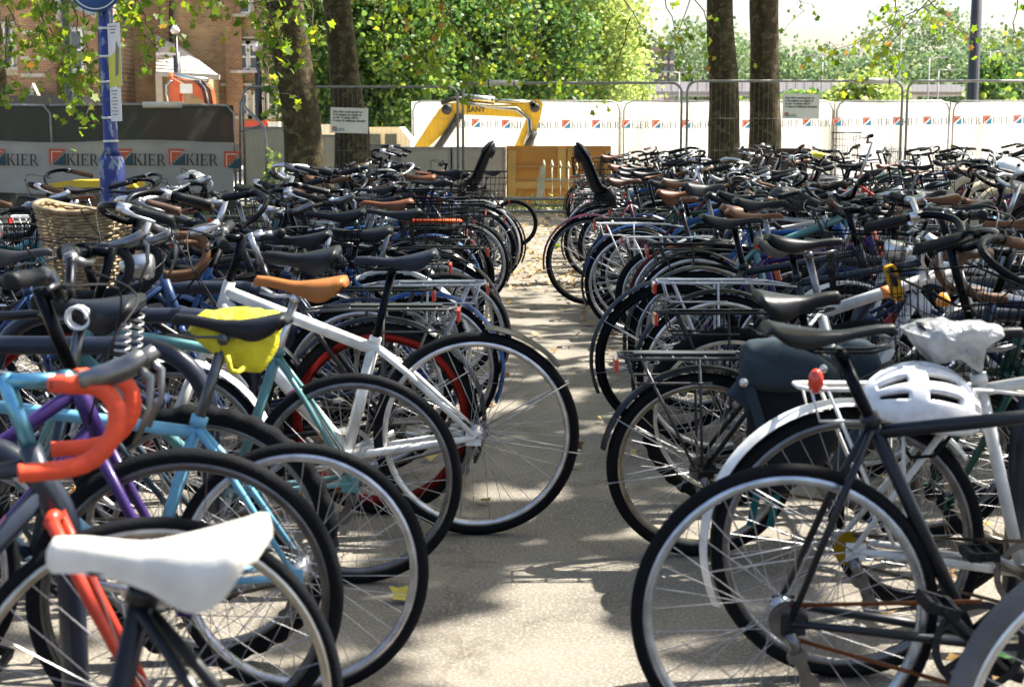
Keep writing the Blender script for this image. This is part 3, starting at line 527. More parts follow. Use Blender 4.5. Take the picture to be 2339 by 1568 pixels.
# ------------------------------------------------------------------ posts, lamps and signs
def flaky():
    m, t, b = newmat('flaking_blue_paint'); tc = node(t, 'ShaderNodeTexCoord'); nz = node(t, 'ShaderNodeTexNoise'); nz.inputs['Scale'].default_value = 13; nz.inputs['Detail'].default_value = 6; nz.inputs['Roughness'].default_value = 0.6; mp = node(t, 'ShaderNodeMapping'); mp.inputs['Scale'].default_value = (1.4, 1.4, 0.7)
    t.links.new(tc.outputs['Object'], mp.inputs[0]); t.links.new(mp.outputs[0], nz.inputs['Vector']); rp = node(t, 'ShaderNodeValToRGB'); cr = rp.color_ramp; cr.elements[0].position = 0.555; cr.elements[0].color = (0.014, 0.034, 0.2, 1); cr.elements[1].position = 0.58; cr.elements[1].color = (0.2, 0.24, 0.33, 1)
    n2 = node(t, 'ShaderNodeTexNoise'); n2.inputs['Scale'].default_value = 30; hs = node(t, 'ShaderNodeMix', data_type='RGBA', blend_type='MULTIPLY'); hs.inputs[0].default_value = 0.5; t.links.new(tc.outputs['Object'], n2.inputs['Vector'])
    t.links.new(nz.outputs[0], rp.inputs[0]); t.links.new(rp.outputs[0], hs.inputs[6]); t.links.new(n2.outputs[1], hs.inputs[7]); t.links.new(hs.outputs[2], b.inputs['Base Color']); b.inputs['Roughness'].default_value = 0.6
    bp = node(t, 'ShaderNodeBump'); bp.inputs['Strength'].default_value = 0.6; bp.inputs['Distance'].default_value = 0.004; t.links.new(rp.outputs[0], bp.inputs['Height']); t.links.new(bp.outputs[0], b.inputs['Normal'])
    return m
FLAKE = flaky(); BLUESIGN = mat('sign_blue', (0.02, 0.09, 0.28), 0.4, 0, 0.1, 4); LIME = mat('lime_print', (0.5, 0.5, 0.03), 0.5, 0, 0.15, 4); PAPER = mat('sign_white', (0.62, 0.62, 0.6), 0.5, 0, 0.12, 4); GREYP = mat('grey_post', (0.14, 0.14, 0.13), 0.5, 0.3, 0.3, 4); BLACKP = mat('black_post', (0.025, 0.026, 0.03), 0.4, 0, 0.3, 4)
PY = 11.4; pc = at(257, 400, PY)
t = thing('blue_sign_post', 'flaking blue painted post with a fat base and signs on its shaft', 'post', (pc.x, PY, 0))
zc = at(257, 362, PY).z
b = MB(); b.tube([(0, 0, 0), (0, 0, zc - 0.02), (0, 0, zc + 0.02)], [0.101, 0.101, 0.085], 20); base = obj('base', b.mesh('base', FLAKE), t)
b = MB(); b.tube([(0, 0, zc + 0.02), (0, 0, zc + 0.07), (0, 0, 3.1)], [0.08, 0.056, 0.056], 18); obj('shaft', b.mesh('shaft', FLAKE), t)
for vy in (68, 132, 190, 272, 325): b = MB(); z = at(247, vy, PY).z; b.tube([(0, 0, z), (0, 0, z + 0.018)], 0.06, 16); obj('clamp_band', b.mesh('band', PAPER), t)
dz = at(240, -33, PY).z
sg = MB(); sg.lathe([(0.001, -0.012), (0.21, -0.012), (0.21, 0.0), (0.001, 0.0)], 40, closed=False); s1 = obj('round_sign', sg.mesh('disc', BLUESIGN), t, M=Matrix.Translation((-0.05, -0.08, dz)))
sg = MB(); sg.lathe([(0.182, -0.015), (0.192, -0.015), (0.192, -0.012), (0.182, -0.012)], 40); obj('white_ring', sg.mesh('ring', PAPER), s1)
def blade(v0, v1, y0, y1, nm, lo):
    a, c = at(v0, y1, PY), at(v1, y0, PY); wd = (c.x - a.x) * 1.5; ht = c.z - a.z
    M = Matrix.Translation((a.x - pc.x + 0.01, -0.06, a.z)) @ Matrix.Rotation(R(-48), 4, 'Z')
    b = MB(); b.box((wd / 2, 0, ht / 2), (wd, 0.006, ht)); o = obj(nm, b.mesh(nm, PAPER), t, M=M)
    if lo:
        b = MB(); b.add([(0.0, -0.005, 0), (wd, -0.005, 0), (wd, -0.005, ht * 0.62), (0.0, -0.005, ht * 0.46)], [(0, 1, 2, 3)], False); obj('lime_print', b.mesh('lime', LIME), o)
        b = MB(); b.add([(wd * 0.55, -0.007, ht * 0.15), (wd * 0.8, -0.007, ht * 0.2), (wd * 0.9, -0.007, ht * 0.6), (wd * 0.7, -0.007, ht * 0.72), (wd * 0.6, -0.007, ht * 0.5)], [(0, 1, 2, 3, 4)], False); obj('dark_print', b.mesh('dark', GREYP), o)
    for k in range(3 if lo else 8):
        z = ht * (0.95 - 0.05 * k) if lo else ht * (0.9 - 0.1 * k); b = MB(); b.box((wd * 0.45, -0.006, z), (wd * (0.6 - 0.13 * (k % 3)), 0.002, 0.006)); obj('print_line', b.mesh('line', GREYP), o)
blade(254, 287, 56, 199, 'tall_sign', True); blade(257, 288, 201, 277, 'notice_sign', False)
def post(name, v, Y, r, label, m, top=7.0, cat='lamp post', dv=0):
    p = at(v, 230, Y); t = thing(name, label, cat, (p.x, Y, 0)); b = MB(); b.tube([(0, 0, 0), (0, 0, 1.2)], r * 1.25, 14); obj('base', b.mesh('base', m), t)
    b = MB(); b.tube([(0, 0, 1.2), (0, 0, 1.3), (dv, 0, top)], [r * 1.25, r, r * 0.8], 14); obj('column', b.mesh('column', m), t); return t
t = post('grey_post', 160, 26, 0.085, 'plain grey post behind the netting left of the blue post', GREYP, 3.6, 'post')
b = MB(); b.box((0.2, 0, 3.52), (0.75, 0.06, 0.16), Matrix.Rotation(R(22), 3, 'Y')); obj('sign_panel', b.mesh('panel', PAPER), t)
post('black_post', 237, 25, 0.06, 'thin black post right behind the blue post shaft', BLACKP, 5, 'post')
t = post('lamp_column', 2221, 37, 0.15, 'thick black lamp column beyond the hoarding on the right', BLACKP, 8)
def small_lamp(v, y0, Y, label, m, two=False):
    p = at(v, y0, Y); t = thing('street_lamp', label, 'street lamp', (p.x, Y, 0), 0, 'distant street lamps'); b = MB(); b.tube([(0, 0, 0), (0, 0, p.z)], [0.07, 0.035], 8); obj('column', b.mesh('column', m), t)
    for q in ((-1, 1) if two else (1,)):
        b = MB(); b.tube([(0, 0, p.z - 0.02), (q * 0.6, 0, p.z + 0.02)], 0.025, 6); a_ = obj('arm', b.mesh('arm', m), t)
        b = MB(); b.box((q * 0.8, 0, p.z + 0.02), (0.5, 0.2, 0.08)); obj('lamp_head', b.mesh('head', m), a_)
PALEP = mat('pale_post', (0.3, 0.3, 0.3), 0.5, 0.2, 0.2, 4)
for v, y0, Y, two, l in ((1880, 128, 85, True, 'pale twin armed street lamp just right of the twin trunks'), (2034, 155, 85, False, 'pale street lamp behind the dangling leaves'), (2060, 52, 75, True, 'tall pale twin armed street lamp above the far trees'), (2124, 132, 85, False, 'pale street lamp left of the black column'), (2263, 118, 80, True, 'pale street lamp right of the black column'), (1552, 165, 80, True, 'pale street lamp left of the twin trunks'), (2145, 160, 88, False, 'short pale street lamp closest to the black column')):
    small_lamp(v, y0, Y, l, PALEP, two)
for v, y0, y1, l in ((402, 70, 155, 'slim cctv mast above the orange digger'), (588, 110, 290, 'slim cctv mast in front of the sash windows')):
    Y = 44; p = at(v, y0, Y); t = thing('camera_mast', l, 'mast', (p.x, Y, 0)); b = MB(); b.tube([(0, 0, 0), (0, 0, at(v, y0 + 50, Y).z), (0, 0, at(v, y0 + 49, Y).z), (0, 0, p.z)], [0.11, 0.11, 0.05, 0.05], 8); obj('pole', b.mesh('pole', BLACKP), t)
    b = MB(); b.tube([(0, -0.1, p.z - 0.1), (0, -0.1, p.z), (0, -0.1, p.z + 0.16)], [0.1, 0.15, 0.04], 10); obj('dome_camera', b.mesh('dome', PAPER), t)
    b = MB(); b.box((-0.3, -0.1, p.z - 0.7), (0.6, 0.06, 0.08)); obj('arm', b.mesh('arm', PAPER), t)

# ------------------------------------------------------------------ trees
PALM = np.array([[math.cos(R(a)) * r, math.sin(R(a)) * r, 0.0] for a, r in ((-90, 0.2), (-40, 0.62), (-8, 0.5), (24, 0.84), (54, 0.58), (90, 0.98), (126, 0.58), (156, 0.84), (188, 0.5), (220, 0.62))]) * 0.5
PALM[:, 2] = np.abs(PALM[:, 0]) * 0.25 - PALM[:, 1] * PALM[:, 1] * 0.3
DIAM = np.array([[0, -0.5, 0], [0.42, 0.0, 0.1], [0, 0.5, -0.08], [-0.42, 0.0, 0.1]])
HEXA = np.array([[0, -0.5, 0], [0.4, -0.2, 0.12], [0.36, 0.25, 0.06], [0, 0.5, -0.1], [-0.36, 0.25, 0.06], [-0.4, -0.2, 0.12]])
def rot_mats(n, tilt):
    yaw = rng.uniform(0, 2 * np.pi, n); a = rng.normal(0, tilt, n); c_ = rng.normal(0, tilt, n)
    cy, sy, ca, sa, cb, sb = np.cos(yaw), np.sin(yaw), np.cos(a), np.sin(a), np.cos(c_), np.sin(c_); z = np.zeros(n); o = np.ones(n)
    Rz = np.stack([np.stack([cy, -sy, z], 1), np.stack([sy, cy, z], 1), np.stack([z, z, o], 1)], 1)
    Rx = np.stack([np.stack([o, z, z], 1), np.stack([z, ca, -sa], 1), np.stack([z, sa, ca], 1)], 1)
    Ry = np.stack([np.stack([cb, z, sb], 1), np.stack([z, o, z], 1), np.stack([-sb, z, cb], 1)], 1)
    return Rz @ Rx @ Ry
def leaf_mesh(name, P, size, tpl, m, tilt=0.7):
    P = np.asarray(P, float); n = len(P); k = len(tpl); S = size * rng.uniform(0.65, 1.25, n)
    V = (np.einsum('nij,kj->nki', rot_mats(n, tilt), tpl) * S[:, None, None] + P[:, None, :]).reshape(-1, 3)
    me = bpy.data.meshes.new(name); me.vertices.add(n * k); me.vertices.foreach_set('co', V.ravel())
    me.loops.add(n * k); me.loops.foreach_set('vertex_index', np.arange(n * k)); me.polygons.add(n); me.polygons.foreach_set('loop_start', np.arange(n) * k); me.polygons.foreach_set('loop_total', np.full(n, k))
    me.update(calc_edges=True); me.materials.append(m); return me
def clumps(n, cen, rad, per, spread, shell=0.55):
    """leaf positions in clumps spread through an ellipsoid, thicker towards the outside"""
    d = rng.normal(size=(n, 3)); d /= np.linalg.norm(d, axis=1)[:, None]; r = rng.uniform(shell, 1.0, n) ** 0.7
    C = np.array(cen) + d * r[:, None] * np.array(rad); C = np.repeat(C, per, 0)
    sp = np.repeat(rng.uniform(0.5, 1.3, n), per)[:, None] * spread
    return C + rng.normal(size=C.shape) * sp * np.array([1, 1, 0.6])
SD = np.array(SUN_DIR)
# sun flecks on the path and bikes: crown leaves deleted wherever they would shade them
GAPS = []
for v, y, rx_, ry_ in ((1190, 1480, 0.28, 0.24), (1250, 1545, 0.22, 0.14), (1120, 925, 0.16, 0.10), (1205, 1130, 0.10, 0.07), (1300, 805, 0.28, 0.07), (1250, 1380, 0.12, 0.08), (1210, 735, 0.2, 0.09), (1270, 690, 0.22, 0.10), (1240, 655, 0.3, 0.12)):
    g = gnd(v, y); GAPS.append((g.x, g.y, rx_, ry_))
GAPS += [(0.2, 13.4, 0.6, 1.1), (-0.3, 18.0, 1.2, 2.2)]
def spot(x, y, z, a, b_):
    k = z / SD[2]; GAPS.append((x - SD[0] * k, y - SD[1] * k, a, b_))
for q in ((-0.45, 1.66, 0.85, 0.45, 0.3), (-0.55, 4.66, 0.65, 0.5, 0.28), (0.95, 3.4, 0.7, 0.35, 0.25), (-0.9, 2.4, 0.9, 0.3, 0.22), (-0.65, 3.3, 0.85, 0.3, 0.18), (-0.6, 4.2, 0.9, 0.25, 0.15), (1.5, 5.0, 0.9, 0.5, 0.3), (0.75, 4.4, 0.8, 0.25, 0.2), (-1.7, 5.5, 0.9, 0.3, 0.3), (1.9, 3.9, 0.9, 0.4, 0.3)): spot(*q)
def thin(P, keep=0.9):
    t = (P[:, 2] - 0.0) / SD[2]; g = P[:, :2] - SD[None, :2] * t[:, None]; ok = rng.uniform(size=len(P)) < keep
    for x, y, a, b_ in GAPS: ok &= ~(((g[:, 0] - x) / (a + 0.08)) ** 2 + ((g[:, 1] - y) / (b_ + 0.08)) ** 2 < 1)
    # saddle-height patches of sun along the rows, made by deleting crown leaves in waves
    u = np.sin(g[:, 0] * 2.1 + 1.3 * np.sin(g[:, 1] * 0.9)) * np.sin(g[:, 1] * 1.7 + 0.8 * np.sin(g[:, 0] * 1.4)) + 0.55 * np.sin(g[:, 0] * 5.3 + g[:, 1] * 3.1) * np.sin(g[:, 1] * 4.7 - g[:, 0] * 2.2)
    lane = np.abs(g[:, 0] - 0.15) < 0.75
    lim = np.where(lane & (g[:, 1] < 11), 2.0, 0.16)
    ok &= ~((u > lim) & (g[:, 1] < 21))
    # a wedge of light on the netting fence: crown leaves blocking it are dropped
    t2 = (P[:, 1] - 22.0) / SD[1]; fx = P[:, 0] - SD[0] * t2; fz = P[:, 2] - SD[2] * t2
    ok &= ~((t2 > 0) & (fz > 1.05) & (fz < 1.75) & (np.abs(fx + 4.85) < 0.06 + (fz - 1.08) * 0.62))
    return P[ok]
def limb(b, p, d, ln, r, depth, tips, seed):
    rd = random.Random(seed); pts = [p.copy()]; rr = [r]; q = p.copy(); dd = d.copy(); n = 5
    for i in range(n):
        dd = (dd + Vector((rd.uniform(-.25, .25), rd.uniform(-.25, .25), rd.uniform(-.1, .2)))).normalized(); q = q + dd * ln / n; pts.append(q.copy()); rr.append(r * (1 - 0.12 * (i + 1)))
    b.tube(pts, rr, 7 if depth > 1 else 5); tips.append(q.copy())
    if depth:
        for k in range(3):
            a = rd.uniform(0, 6.28); e = (dd * 0.6 + Vector((math.cos(a), math.sin(a), rd.uniform(-0.1, 0.5)))).normalized(); limb(b, pts[rd.randint(3, 5)], e, ln * rd.uniform(0.5, 0.75), r * 0.38, depth - 1, tips, seed * 7 + k)
def trunk_mesh(pts, rs, seed):
    b = MB(); n = 22; rd = random.Random(seed); rows = []
    fine = []
    for i in range(len(pts) - 1):
        for k in range(5): u = k / 5; fine.append((Vector(pts[i]).lerp(Vector(pts[i + 1]), u), rs[i] + (rs[i + 1] - rs[i]) * u))
    fine.append((Vector(pts[-1]), rs[-1])); ph = [rd.uniform(0, 6) for _ in range(6)]
    for p, r in fine:
        rows.append([tuple(p + Vector((math.cos(a), math.sin(a), 0)) * r * (1 + 0.05 * math.sin(3 * a + ph[0] + p.z * 0.6) + 0.035 * math.sin(5 * a + ph[1] + p.z * 2.1) + 0.03 * math.sin(p.z * 4.2 + ph[2] + a))) for a in [2 * math.pi * k / n for k in range(n + 1)]])
    b.grid(rows); return b
def plane_tree(label, pts, rs, crown, n, seed, per=26, spread=0.42, visible=None):
    t = thing('plane_tree', label, 'tree', pts[0]); o0 = Vector(pts[0])
    b = trunk_mesh([Vector(p) - o0 for p in pts], rs, seed); tips = []; top = Vector(pts[-1]) - o0
    for k in range(5): a = 6.28 * k / 5 + seed; limb(b, top - Vector((0, 0, 0.25 * k)), Vector((math.cos(a), math.sin(a), 0.8)).normalized(), crown[1][0] * 0.55, rs[-1] * 0.5, 2, tips, seed * 31 + k)
    obj('trunk', b.mesh('trunk', BARK), t)
    P = thin(clumps(n, crown[0], crown[1], per, spread)); P = P[P[:, 2] > 4.6]
    o = obj('crown', leaf_mesh('crown', P - np.array(o0), 0.23, HEXA, LEAF, 0.45), t); o['kind'] = 'stuff'
    return t
T1 = [(-3.05, 20.6, 0), tuple(at(698, 400, 20.6)), tuple(at(684, 240, 20.6)), tuple(at(664, 100, 20.6)), tuple(at(650, 0, 20.6)), tuple(at(628, -150, 20.6)), (-3.9, 20.6, 6.5)]
tree1 = plane_tree('mottled plane tree with a leaning trunk in front of the fence', T1, [0.34, 0.29, 0.265, 0.26, 0.26, 0.25, 0.2], ((-1.2, 20.8, 8.2), (5.6, 5.2, 2.8)), 300, 3)
T2 = [(at(806, 400, 24.2).x, 24.2, 0), tuple(at(804, 300, 24.2)), tuple(at(785, 150, 24.2)), tuple(at(770, 0, 24.2)), tuple(at(760, -200, 24.2)), (-2.9, 24.2, 7)]
tree2 = plane_tree('plane tree with a brown trunk behind the left notice', T2, [0.33, 0.285, 0.25, 0.22, 0.2, 0.17], ((-2.6, 25.6, 7.6), (5.0, 4.2, 2.8)), 330, 4)
T3 = [(at(1657, 345, 24.4).x, 24.4, 0), tuple(at(1656, 240, 24.4)), tuple(at(1650, 120, 24.4)), tuple(at(1646, 0, 24.4)), tuple(at(1640, -250, 24.4)), (3.3, 24.4, 7.2)]
tree3 = plane_tree('plane tree with the left of the twin trunks behind the right fence panel', T3, [0.3, 0.255, 0.235, 0.215, 0.2, 0.17], ((4.5, 24.5, 8.8), (5.0, 3.5, 2.8)), 110, 5)
T4 = [(at(1752, 350, 24.7).x, 24.7, 0), tuple(at(1749, 240, 24.7)), tuple(at(1747, 120, 24.7)), tuple(at(1747, 0, 24.7)), tuple(at(1748, -250, 24.7)), (4.6, 24.7, 7.4)]
tree4 = plane_tree('plane tree with the straight right of the twin trunks', T4, [0.3, 0.26, 0.245, 0.24, 0.22, 0.18], ((8.0, 23.0, 8.8), (5.0, 4.0, 2.6)), 90, 6)
plane_tree('broad plane tree shading the middle of the bicycle rows', [(9.5, 9.0, 0), (9.4, 9.0, 3), (9.0, 9.1, 6.2)], [0.42, 0.33, 0.25], ((5.2, 12.0, 8.2), (6.6, 6.0, 2.7)), 430, 8)
plane_tree('broad plane tree shading the nearest bicycles from the right', [(7.2, 3.0, 0), (7.1, 3.0, 3), (6.6, 3.2, 5.8)], [0.4, 0.32, 0.25], ((4.4, 4.6, 7.2), (5.4, 4.6, 2.3)), 330, 9)
T5 = [(at(-6, 240, 27).x, 27, 0), tuple(at(-6, 240, 27)), tuple(at(-14, 100, 27)), (-9.9, 27, 6.5)]
tree5 = plane_tree('plane tree cut off by the left edge of the picture', T5, [0.26, 0.22, 0.2, 0.17], ((-9, 27, 8), (4, 4, 2.6)), 90, 11)

# hanging sprays of leaves in view: every large leaf its own piece, the rest one mass
leafm = [cached(('leaf', k), lambda k=k: leaf_mesh('leaf', np.zeros((1, 3)), 1.0, PALM, LEAF, 0.0)) for k in range(1)][0]
def spray(tree, name, vx, vy, Y, dx, dy, n, seed, per=7, size=0.17, sub=True, droop=14):
    """a thin drooping branch given by photo points, with leaves along it"""
    rd = random.Random(seed); b = MB(); pts = []; L = []
    for i in range(9):
        u = i / 8; pts.append(at(vx + dx * u + rd.uniform(-6, 6), vy + dy * u + droop * math.sin(u * 3.1) + rd.uniform(-3, 3), Y + rd.uniform(-.15, .15)))
    o0 = tree.location; b.tube([p - o0 for p in pts], [0.012 - 0.0011 * i for i in range(9)], 5)
    for k in range(n):
        i = rd.randint(1, 8); a = pts[i]; e = a + Vector((rd.uniform(-.45, .45), rd.uniform(-.35, .35), rd.uniform(-.5, .12))); m_ = a.lerp(e, 0.5) + Vector((0, 0, 0.05)); b.tube([a - o0, m_ - o0, e - o0], [0.005, 0.004, 0.002], 3)
        for q in range(per): u = rd.uniform(0.2, 1.1); c = a.lerp(e, u); L.append((c.x + rd.uniform(-.1, .1), c.y + rd.uniform(-.1, .1), c.z + rd.uniform(-.12, .04)))
    tw = obj('branch', b.mesh('branch', TWIG), tree)
    if sub:
        for c in L:
            s = size * rd.uniform(0.6, 1.25); o = obj('leaf', leafm, tw, M=Matrix.Translation(Vector(c) - o0) @ Euler((rd.uniform(0.3, 2.2), rd.uniform(-.9, .9), rd.uniform(0, 6.28))).to_matrix().to_4x4() @ Matrix.Scale(s, 4))
    else:
        o = obj('leaf_mass', leaf_mesh('leaf_mass', np.array(L) - np.array(o0), size, PALM, LEAF, 0.9), tw); o['kind'] = 'stuff'
# right: against the bright sky
spray(tree4, 'branch', 2200, -40, 21.5, -330, 170, 13, 21, 6); spray(tree4, 'branch', 2160, -50, 21.8, -220, 230, 12, 22, 6); spray(tree4, 'branch', 2060, -60, 22.2, -40, 200, 8, 24, 4)
spray(tree4, 'branch', 2330, -40, 21.8, -20, 160, 5, 23, 4); spray(tree4, 'branch', 1800, -70, 22, 40, 100, 4, 28, 3); spray(tree4, 'branch', 2100, -30, 21.5, 130, 120, 9, 29, 5)
# over the middle trees
spray(tree3, 'branch', 1400, -60, 21.5, 130, 200, 8, 25, 4); spray(tree3, 'branch', 1500, -60, 21.5, 60, 170, 5, 26, 3); spray(tree3, 'branch', 1600, -70, 21.8, -70, 200, 5, 27, 3); spray(tree3, 'branch', 1440, 40, 21.6, -60, 170, 6, 33, 4); spray(tree3, 'branch', 1560, -50, 21.2, 120, 170, 5, 45, 3)
for k, (v, y, dx, dy, n) in enumerate(((900, -60, 60, 220, 12), (1040, -60, -30, 190, 10), (980, -40, 130, 170, 10), (860, -40, 30, 160, 8), (1130, -60, 60, 250, 10), (1200, -60, 60, 190, 8), (1010, 30, -110, 170, 10), (1090, 100, -20, 170, 5), (1170, 60, 120, 160, 7))):
    spray(tree2, 'branch', v, y, 21.8 - 0.2 * (k % 3), dx, dy, n, 40 + k, 5)
# left: over the brick houses, thick
for k, (v, y, dx, dy, n) in enumerate(((-20, -40, 120, 160, 14), (60, -60, 50, 150, 12), (150, -60, 60, 230, 14), (190, 10, 20, 220, 14), (265, -50, 70, 130, 12), (300, -60, 60, 160, 11), (20, 40, -20, 180, 12), (90, 0, 40, 170, 9), (110, 60, 70, 160, 12), (10, -60, 230, 70, 14), (200, -60, 200, 60, 12), (420, -70, 80, 70, 8), (500, -60, 100, 80, 9), (612, -40, 20, 130, 8), (604, 120, 20, 100, 4), (706, -60, 20, 200, 8), (430, -70, 200, 50, 8))):
    spray(tree1, 'branch', v, y, 20.0 - 0.5 * (k % 4), dx, dy, n, 60 + k, 6, 0.16, sub=(k < 3))

def round_tree(name, label, v, Y, zc, rad, n, m, size, seed, per=14, spread=0.6, group=None, trunk=True, cat='tree', tpl=HEXA):
    p = at(v, 230, Y); t = thing(name, label, cat, (p.x, Y, 0), 0, group)
    b = MB(); tips = []; b.tube([(0, 0, 0), (0.05, 0, zc * 0.5), (0, 0, zc)], [rad[0] * 0.07 + 0.06, rad[0] * 0.05 + 0.04, 0.05], 8)
    for k in range(5 if cat == 'tree' else 0): limb(b, Vector((0, 0, zc * 0.45 + 0.1 * k)), Vector((math.cos(k * 1.3), math.sin(k * 1.3), 0.8)).normalized(), rad[0] * 0.7, rad[0] * 0.035 + 0.02, 1, tips, seed + k)
    obj('trunk', b.mesh('trunk', BARK), t)
    P = clumps(n, (0, 0, zc), rad, per, spread, 0.35); P = P[P[:, 2] > 0.15]
    o = obj('crown', leaf_mesh('crown', P, size, tpl, m, 0.8), t); o['kind'] = 'stuff'; return t
# the big green mass in the middle: several trees one behind the other
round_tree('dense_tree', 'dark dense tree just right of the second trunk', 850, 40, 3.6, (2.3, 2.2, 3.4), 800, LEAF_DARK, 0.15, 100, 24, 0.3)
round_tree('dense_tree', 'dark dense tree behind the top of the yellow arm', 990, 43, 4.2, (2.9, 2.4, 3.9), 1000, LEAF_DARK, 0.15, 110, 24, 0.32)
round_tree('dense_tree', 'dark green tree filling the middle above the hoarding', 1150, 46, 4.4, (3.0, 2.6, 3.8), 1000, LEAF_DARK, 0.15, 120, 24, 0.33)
round_tree('pale_tree', 'pale sunlit tree above the right part of the hoarding', 1275, 49, 4.4, (2.9, 2.6, 4.2), 1000, LEAF_PALE, 0.15, 130, 24, 0.35)  # lit right side of the mass is put into the paler leaf colour
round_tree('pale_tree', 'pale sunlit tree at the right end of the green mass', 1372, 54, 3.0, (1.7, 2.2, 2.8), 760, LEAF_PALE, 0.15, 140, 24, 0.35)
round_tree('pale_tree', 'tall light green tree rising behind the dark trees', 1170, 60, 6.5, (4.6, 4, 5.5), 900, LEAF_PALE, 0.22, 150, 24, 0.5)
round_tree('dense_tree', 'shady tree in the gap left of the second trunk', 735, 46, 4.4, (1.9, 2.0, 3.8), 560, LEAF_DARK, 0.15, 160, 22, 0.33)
# far trees across the right
far = [(1560, 150, 6.0, 6.5, 5), (1605, 140, 6.6, 6, 5.5), (1690, 150, 6.2, 6, 5.2), (1800, 135, 4.8, 5, 4.2), (1850, 145, 5.0, 6, 4.6), (1905, 140, 4.8, 5, 4.2), (1960, 130, 4.0, 4.5, 3.6), (2030, 140, 5.4, 6, 4.8), (2100, 150, 8.0, 7, 7.0), (2160, 150, 7.4, 6.5, 6.4), (2195, 130, 4.5, 4.5, 4.0), (2260, 120, 3.8, 3.6, 3.4), (2310, 120, 4.6, 4.2, 4.4), (2345, 125, 5.2, 4.4, 4.6)]
place = ['left of the block of flats edge', 'just left of the twin trunks', 'between the twin trunks', 'right beside the right twin trunk', 'above the right notice', 'behind the first pale lamp', 'low behind the foam sleeve', 'behind the dangling leaves', 'tallest, left of the black column', 'tall, touching the black column', 'low at the foot of the black column', 'dark, right of the black column', 'near the right edge', 'cut by the right edge']
for k, (v, Y, zc, rx_, rz_) in enumerate(far):
    round_tree('far_tree', 'distant hazy green tree, ' + place[k], v, Y, zc, (rx_, rx_ * 0.8, rz_), 230, LEAF_FAR, 0.42, 300 + 10 * k, 14, 0.75, 'distant trees behind the bridge', tpl=DIAM)
round_tree('bright_bush', 'bright lime green young tree behind the hoarding below the sleeve', 1985, 52, 1.9, (1.5, 1.2, 1.5), 120, LEAF_PALE, 0.22, 520, 18, 0.25)
round_tree('dark_hedge', 'dark hedge bush at the foot of the bridge', 1830, 75, 1.6, (5, 1.5, 1.7), 140, LEAF_DARK, 0.35, 530, 16, 0.4, cat='bush')
round_tree('dark_hedge', 'dark conifer bush right of the black lamp column', 2270, 70, 2.2, (1.4, 1.2, 2.6), 120, LEAF_DARK, 0.3, 540, 16, 0.35, cat='bush')
# weeds along the right fence and by the plywood
def weeds(name, label, x0, x1, y0, y1, n, h, m=LEAF_PALE, size=0.05):
    P = np.stack([rng.uniform(x0, x1, n), rng.uniform(y0, y1, n), np.abs(rng.normal(0, h, n))], 1)
    tag(obj(name, leaf_mesh(name, P, size, HEXA, m, 1.2)), kind='stuff')
weeds('fence_weeds', '', 3.5, 9.5, 22.2, 23.2, 3000, 0.2); weeds('gap_weeds', '', -0.3, 1.4, 22.6, 23.4, 500, 0.12); weeds('edge_weeds', '', -6, -0.5, 21.6, 22.4, 500, 0.15)
b = MB(); st = gnd(642, 470); hgt = 0.95
t = thing('tall_weed', 'tall leafy weed growing between the tube frame and leaning trunk', 'plant', at(625, 480, 21.0)); t.location.z = 0
b.tube([(0, 0, 0), (0.02, 0, 0.5), (0, 0, 1.05)], [0.008, 0.006, 0.002], 5); obj('stem', b.mesh('stem', LEAF_PALE), t)
P = np.stack([rng.normal(0, 0.05, 90), rng.normal(0, 0.05, 90), rng.uniform(0.2, 1.05, 90)], 1); o = obj('leaves', leaf_mesh('leaves', P, 0.09, HEXA, LEAF_PALE, 1.0), t); o['kind'] = 'stuff'
# fallen leaves
def litter(n, x0, x1, y0, y1):
    return np.stack([rng.uniform(x0, x1, n), rng.uniform(y0, y1, n), rng.uniform(0.008, 0.03, n)], 1)
P = np.concatenate([litter(420, -1.0, 1.4, 11.8, 15), litter(1700, -2.0, 2.5, 15, 22.5), litter(700, -8, 8, 10, 22), litter(30, -0.4, 0.7, 5, 11), litter(160, -2.2, -0.6, 2, 9), litter(160, 0.9, 3, 2.4, 9)])
tag(obj('leaf_litter', leaf_mesh('leaf_litter', P, 0.075, PALM, LITTER, 0.35)), kind='stuff')
for k, (v, y, l, c, s) in enumerate(((925, 1378, 'yellow fallen leaf on the path beside the thin tyred front wheel', (0.5, 0.42, 0.06), 0.085), (1348, 744, 'orange fallen leaf in the middle of the path', (0.4, 0.2, 0.05), 0.09), (1270, 567, 'green and yellow leaf lying on the sunny far end of the path', (0.3, 0.5, 0.03), 0.14), (1180, 560, 'large ochre leaf behind the last wheel on the left', (0.42, 0.24, 0.04), 0.2), (2262, 1530, 'green leaf at the foot of the nearest right wheel', (0.05, 0.2, 0.03), 0.1), (1400, 770, 'brown curled leaf on the path near the right wheels', (0.2, 0.1, 0.04), 0.07))):
    m = mat('single_leaf_%d' % k, c, 0.6, 0, 0.3, 8, trans=0.2); g = gnd(v, y); b = MB(); b.add([tuple(p * s * 1.6) for p in PALM], [tuple(range(10))], False)
    tag(obj('fallen_leaf', b.mesh('leaf', m), M=Matrix.Translation((g.x, g.y, 0.02)) @ Euler((0.35, 0.2, k * 1.1)).to_matrix().to_4x4()), l, 'leaf', 'single fallen leaves')

